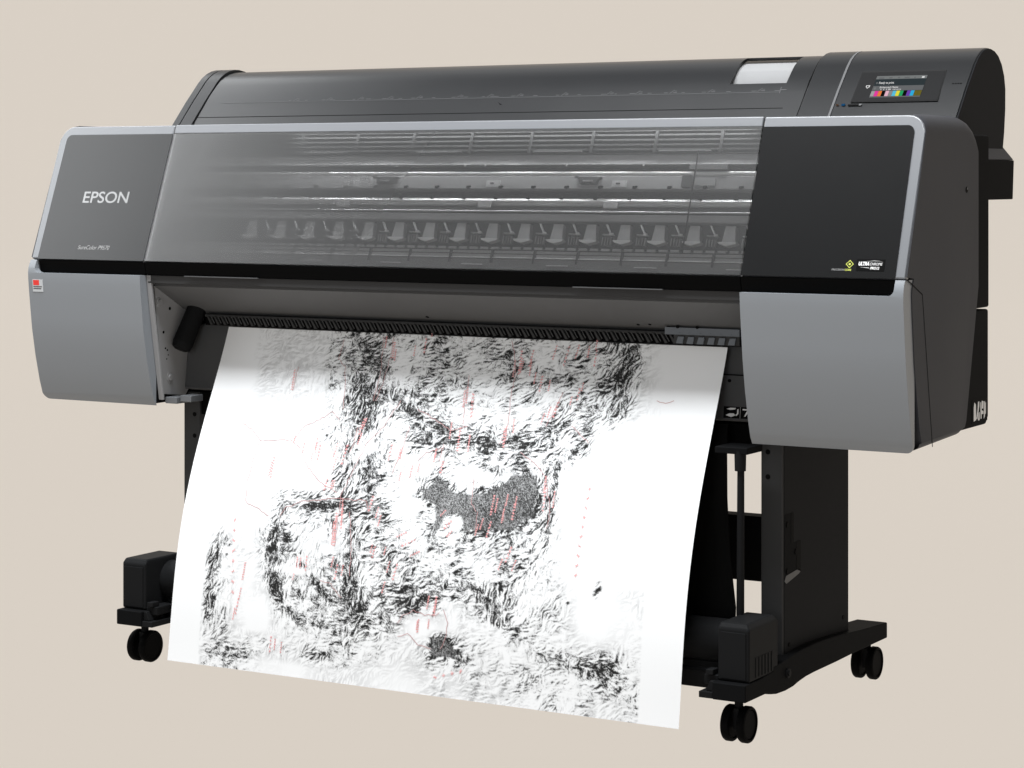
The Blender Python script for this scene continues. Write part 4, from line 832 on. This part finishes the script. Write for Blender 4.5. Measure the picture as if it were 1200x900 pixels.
pm = bpy.data.materials.new('printed_paper'); pm.use_nodes = True
nt = pm.node_tree; bs = nt.nodes['Principled BSDF']; bs.inputs['Roughness'].default_value = .65; bs.inputs['Specular IOR Level'].default_value = .12
def N(t, **k):
    n = nt.nodes.new(t)
    for a, v in k.items(): setattr(n, a, v)
    return n
def math_(op, a, b_, clamp=False):
    n = N('ShaderNodeMath', operation=op, use_clamp=clamp)
    for i, x in enumerate((a, b_)):
        if isinstance(x, (int, float)): n.inputs[i].default_value = x
        else: nt.links.new(x, n.inputs[i])
    return n.outputs[0]
uvn = N('ShaderNodeUVMap', uv_map='map')
atn = N('ShaderNodeAttribute', attribute_name='ink_density')
inkf = atn.outputs['Fac']
mix = N('ShaderNodeMix', data_type='RGBA')
nt.links.new(inkf, mix.inputs[0]); mix.inputs[6].default_value = (.845, .86, .875, 1); mix.inputs[7].default_value = (.018, .018, .018, 1)
nt.links.new(mix.outputs[2], bs.inputs['Base Color'])
me.materials.append(pm); me.materials.append(M['redprint'])
me.materials.append(M['borderprint'])
for f in me.polygons[nf:]: f.material_index = 2 if f.index < nf + nb else 1
sh = bpy.data.objects.new('printed_sheet', me); col.objects.link(sh)
tag(sh, 'large white sheet printed with a black relief map hanging from the printer', 'printed sheet')
# ------------------------------------------------------------------ backdrop: a seamless sweep, glow from behind added so no shadow falls on it
b = B(); R_ = .7; YB = 2.6
prof = [(-9, 0)] + [(YB - R_ + R_ * math.sin(a), R_ - R_ * math.cos(a)) for a in [math.pi / 2 * i / 16 for i in range(17)]] + [(YB, 3.2)]
r0 = [b.verts.new((-16, y, z - .0005)) for y, z in prof]; r1 = [b.verts.new((16, y, z - .0005)) for y, z in prof]
for i in range(len(prof) - 1): b.faces.new((r0[i], r1[i], r1[i+1], r0[i+1]))
bm_ = bpy.data.materials.new('shadowless_backlit_sweep'); bm_.use_nodes = True
nt = bm_.node_tree; nt.nodes.clear()
t = nt.nodes.new('ShaderNodeBsdfTranslucent'); o_ = nt.nodes.new('ShaderNodeOutputMaterial')
LB = .72
t.inputs['Color'].default_value = (.694 / LB, .631 / LB, .558 / LB, 1); nt.links.new(t.outputs[0], o_.inputs[0])
bd = obj('studio_backdrop', b, bm_); tag(bd, 'plain seamless beige backdrop and floor', 'backdrop', 'structure')

# world: added bright region behind and below makes the sweep glow, dim in front
w = bpy.data.worlds.new('World'); sc.world = w; w.use_nodes = True; nt = w.node_tree
bg = nt.nodes['Background']; tc = nt.nodes.new('ShaderNodeTexCoord'); sx = nt.nodes.new('ShaderNodeSeparateXYZ')
nt.links.new(tc.outputs['Generated'], sx.inputs[0])
def wm(op, a, v):
    n = nt.nodes.new('ShaderNodeMath'); n.operation = op
    for i, q in enumerate((a, v)):
        if isinstance(q, (int, float)): n.inputs[i].default_value = q
        else: nt.links.new(q, n.inputs[i])
    return n.outputs[0]
mk = wm('MAXIMUM', wm('LESS_THAN', sx.outputs[2], 0.), wm('MULTIPLY', wm('MULTIPLY', wm('GREATER_THAN', sx.outputs[1], .25), wm('GREATER_THAN', sx.outputs[2], 0.)), 1.067))
mx = nt.nodes.new('ShaderNodeMix'); mx.data_type = 'RGBA'; mx.clamp_factor = False; nt.links.new(mk, mx.inputs[0])
mx.inputs[6].default_value = (AMB, AMB, AMB * 1.03, 1); mx.inputs[7].default_value = (LB, LB, LB, 1)
nt.links.new(mx.outputs[2], bg.inputs['Color'])

def area(name, loc, target, sx_, sy_, power, color=(1, 1, 1)):
    l = bpy.data.lights.new(name, 'AREA'); l.shape = 'RECTANGLE'; l.size = sx_; l.size_y = sy_; l.energy = power; l.color = color
    o = bpy.data.objects.new(name, l); col.objects.link(o); o.location = loc
    o.rotation_euler = (Vector(target) - Vector(loc)).to_track_quat('-Z', 'Y').to_euler()
    return o
for a in LAMPS: area(*a)
area('bay_lamp', FA.p(.12, .2865, -.022), FA.p(.12, .13, -.052), 1.0, .008, 1.5, COOL)

cam = bpy.data.cameras.new('camera'); co = bpy.data.objects.new('camera', cam); col.objects.link(co); sc.camera = co
co.location = (2.3393, -3.6229, .97); co.rotation_euler = (math.pi / 2, 0, math.radians(30.5542))
cam.sensor_fit = 'HORIZONTAL'; cam.sensor_width = 36; cam.lens = 36 * 2715.474 / 1200
cam.shift_x = 0; cam.shift_y = -(450 - 207) / 1200; cam.clip_start = .05; cam.clip_end = 60
sc.view_settings.view_transform = 'Standard'; sc.view_settings.look = 'None'; sc.view_settings.exposure = 0; sc.view_settings.gamma = 1
sc.view_settings.use_curve_mapping = False
sc.cycles.max_bounces = 8; sc.cycles.transparent_max_bounces = 12
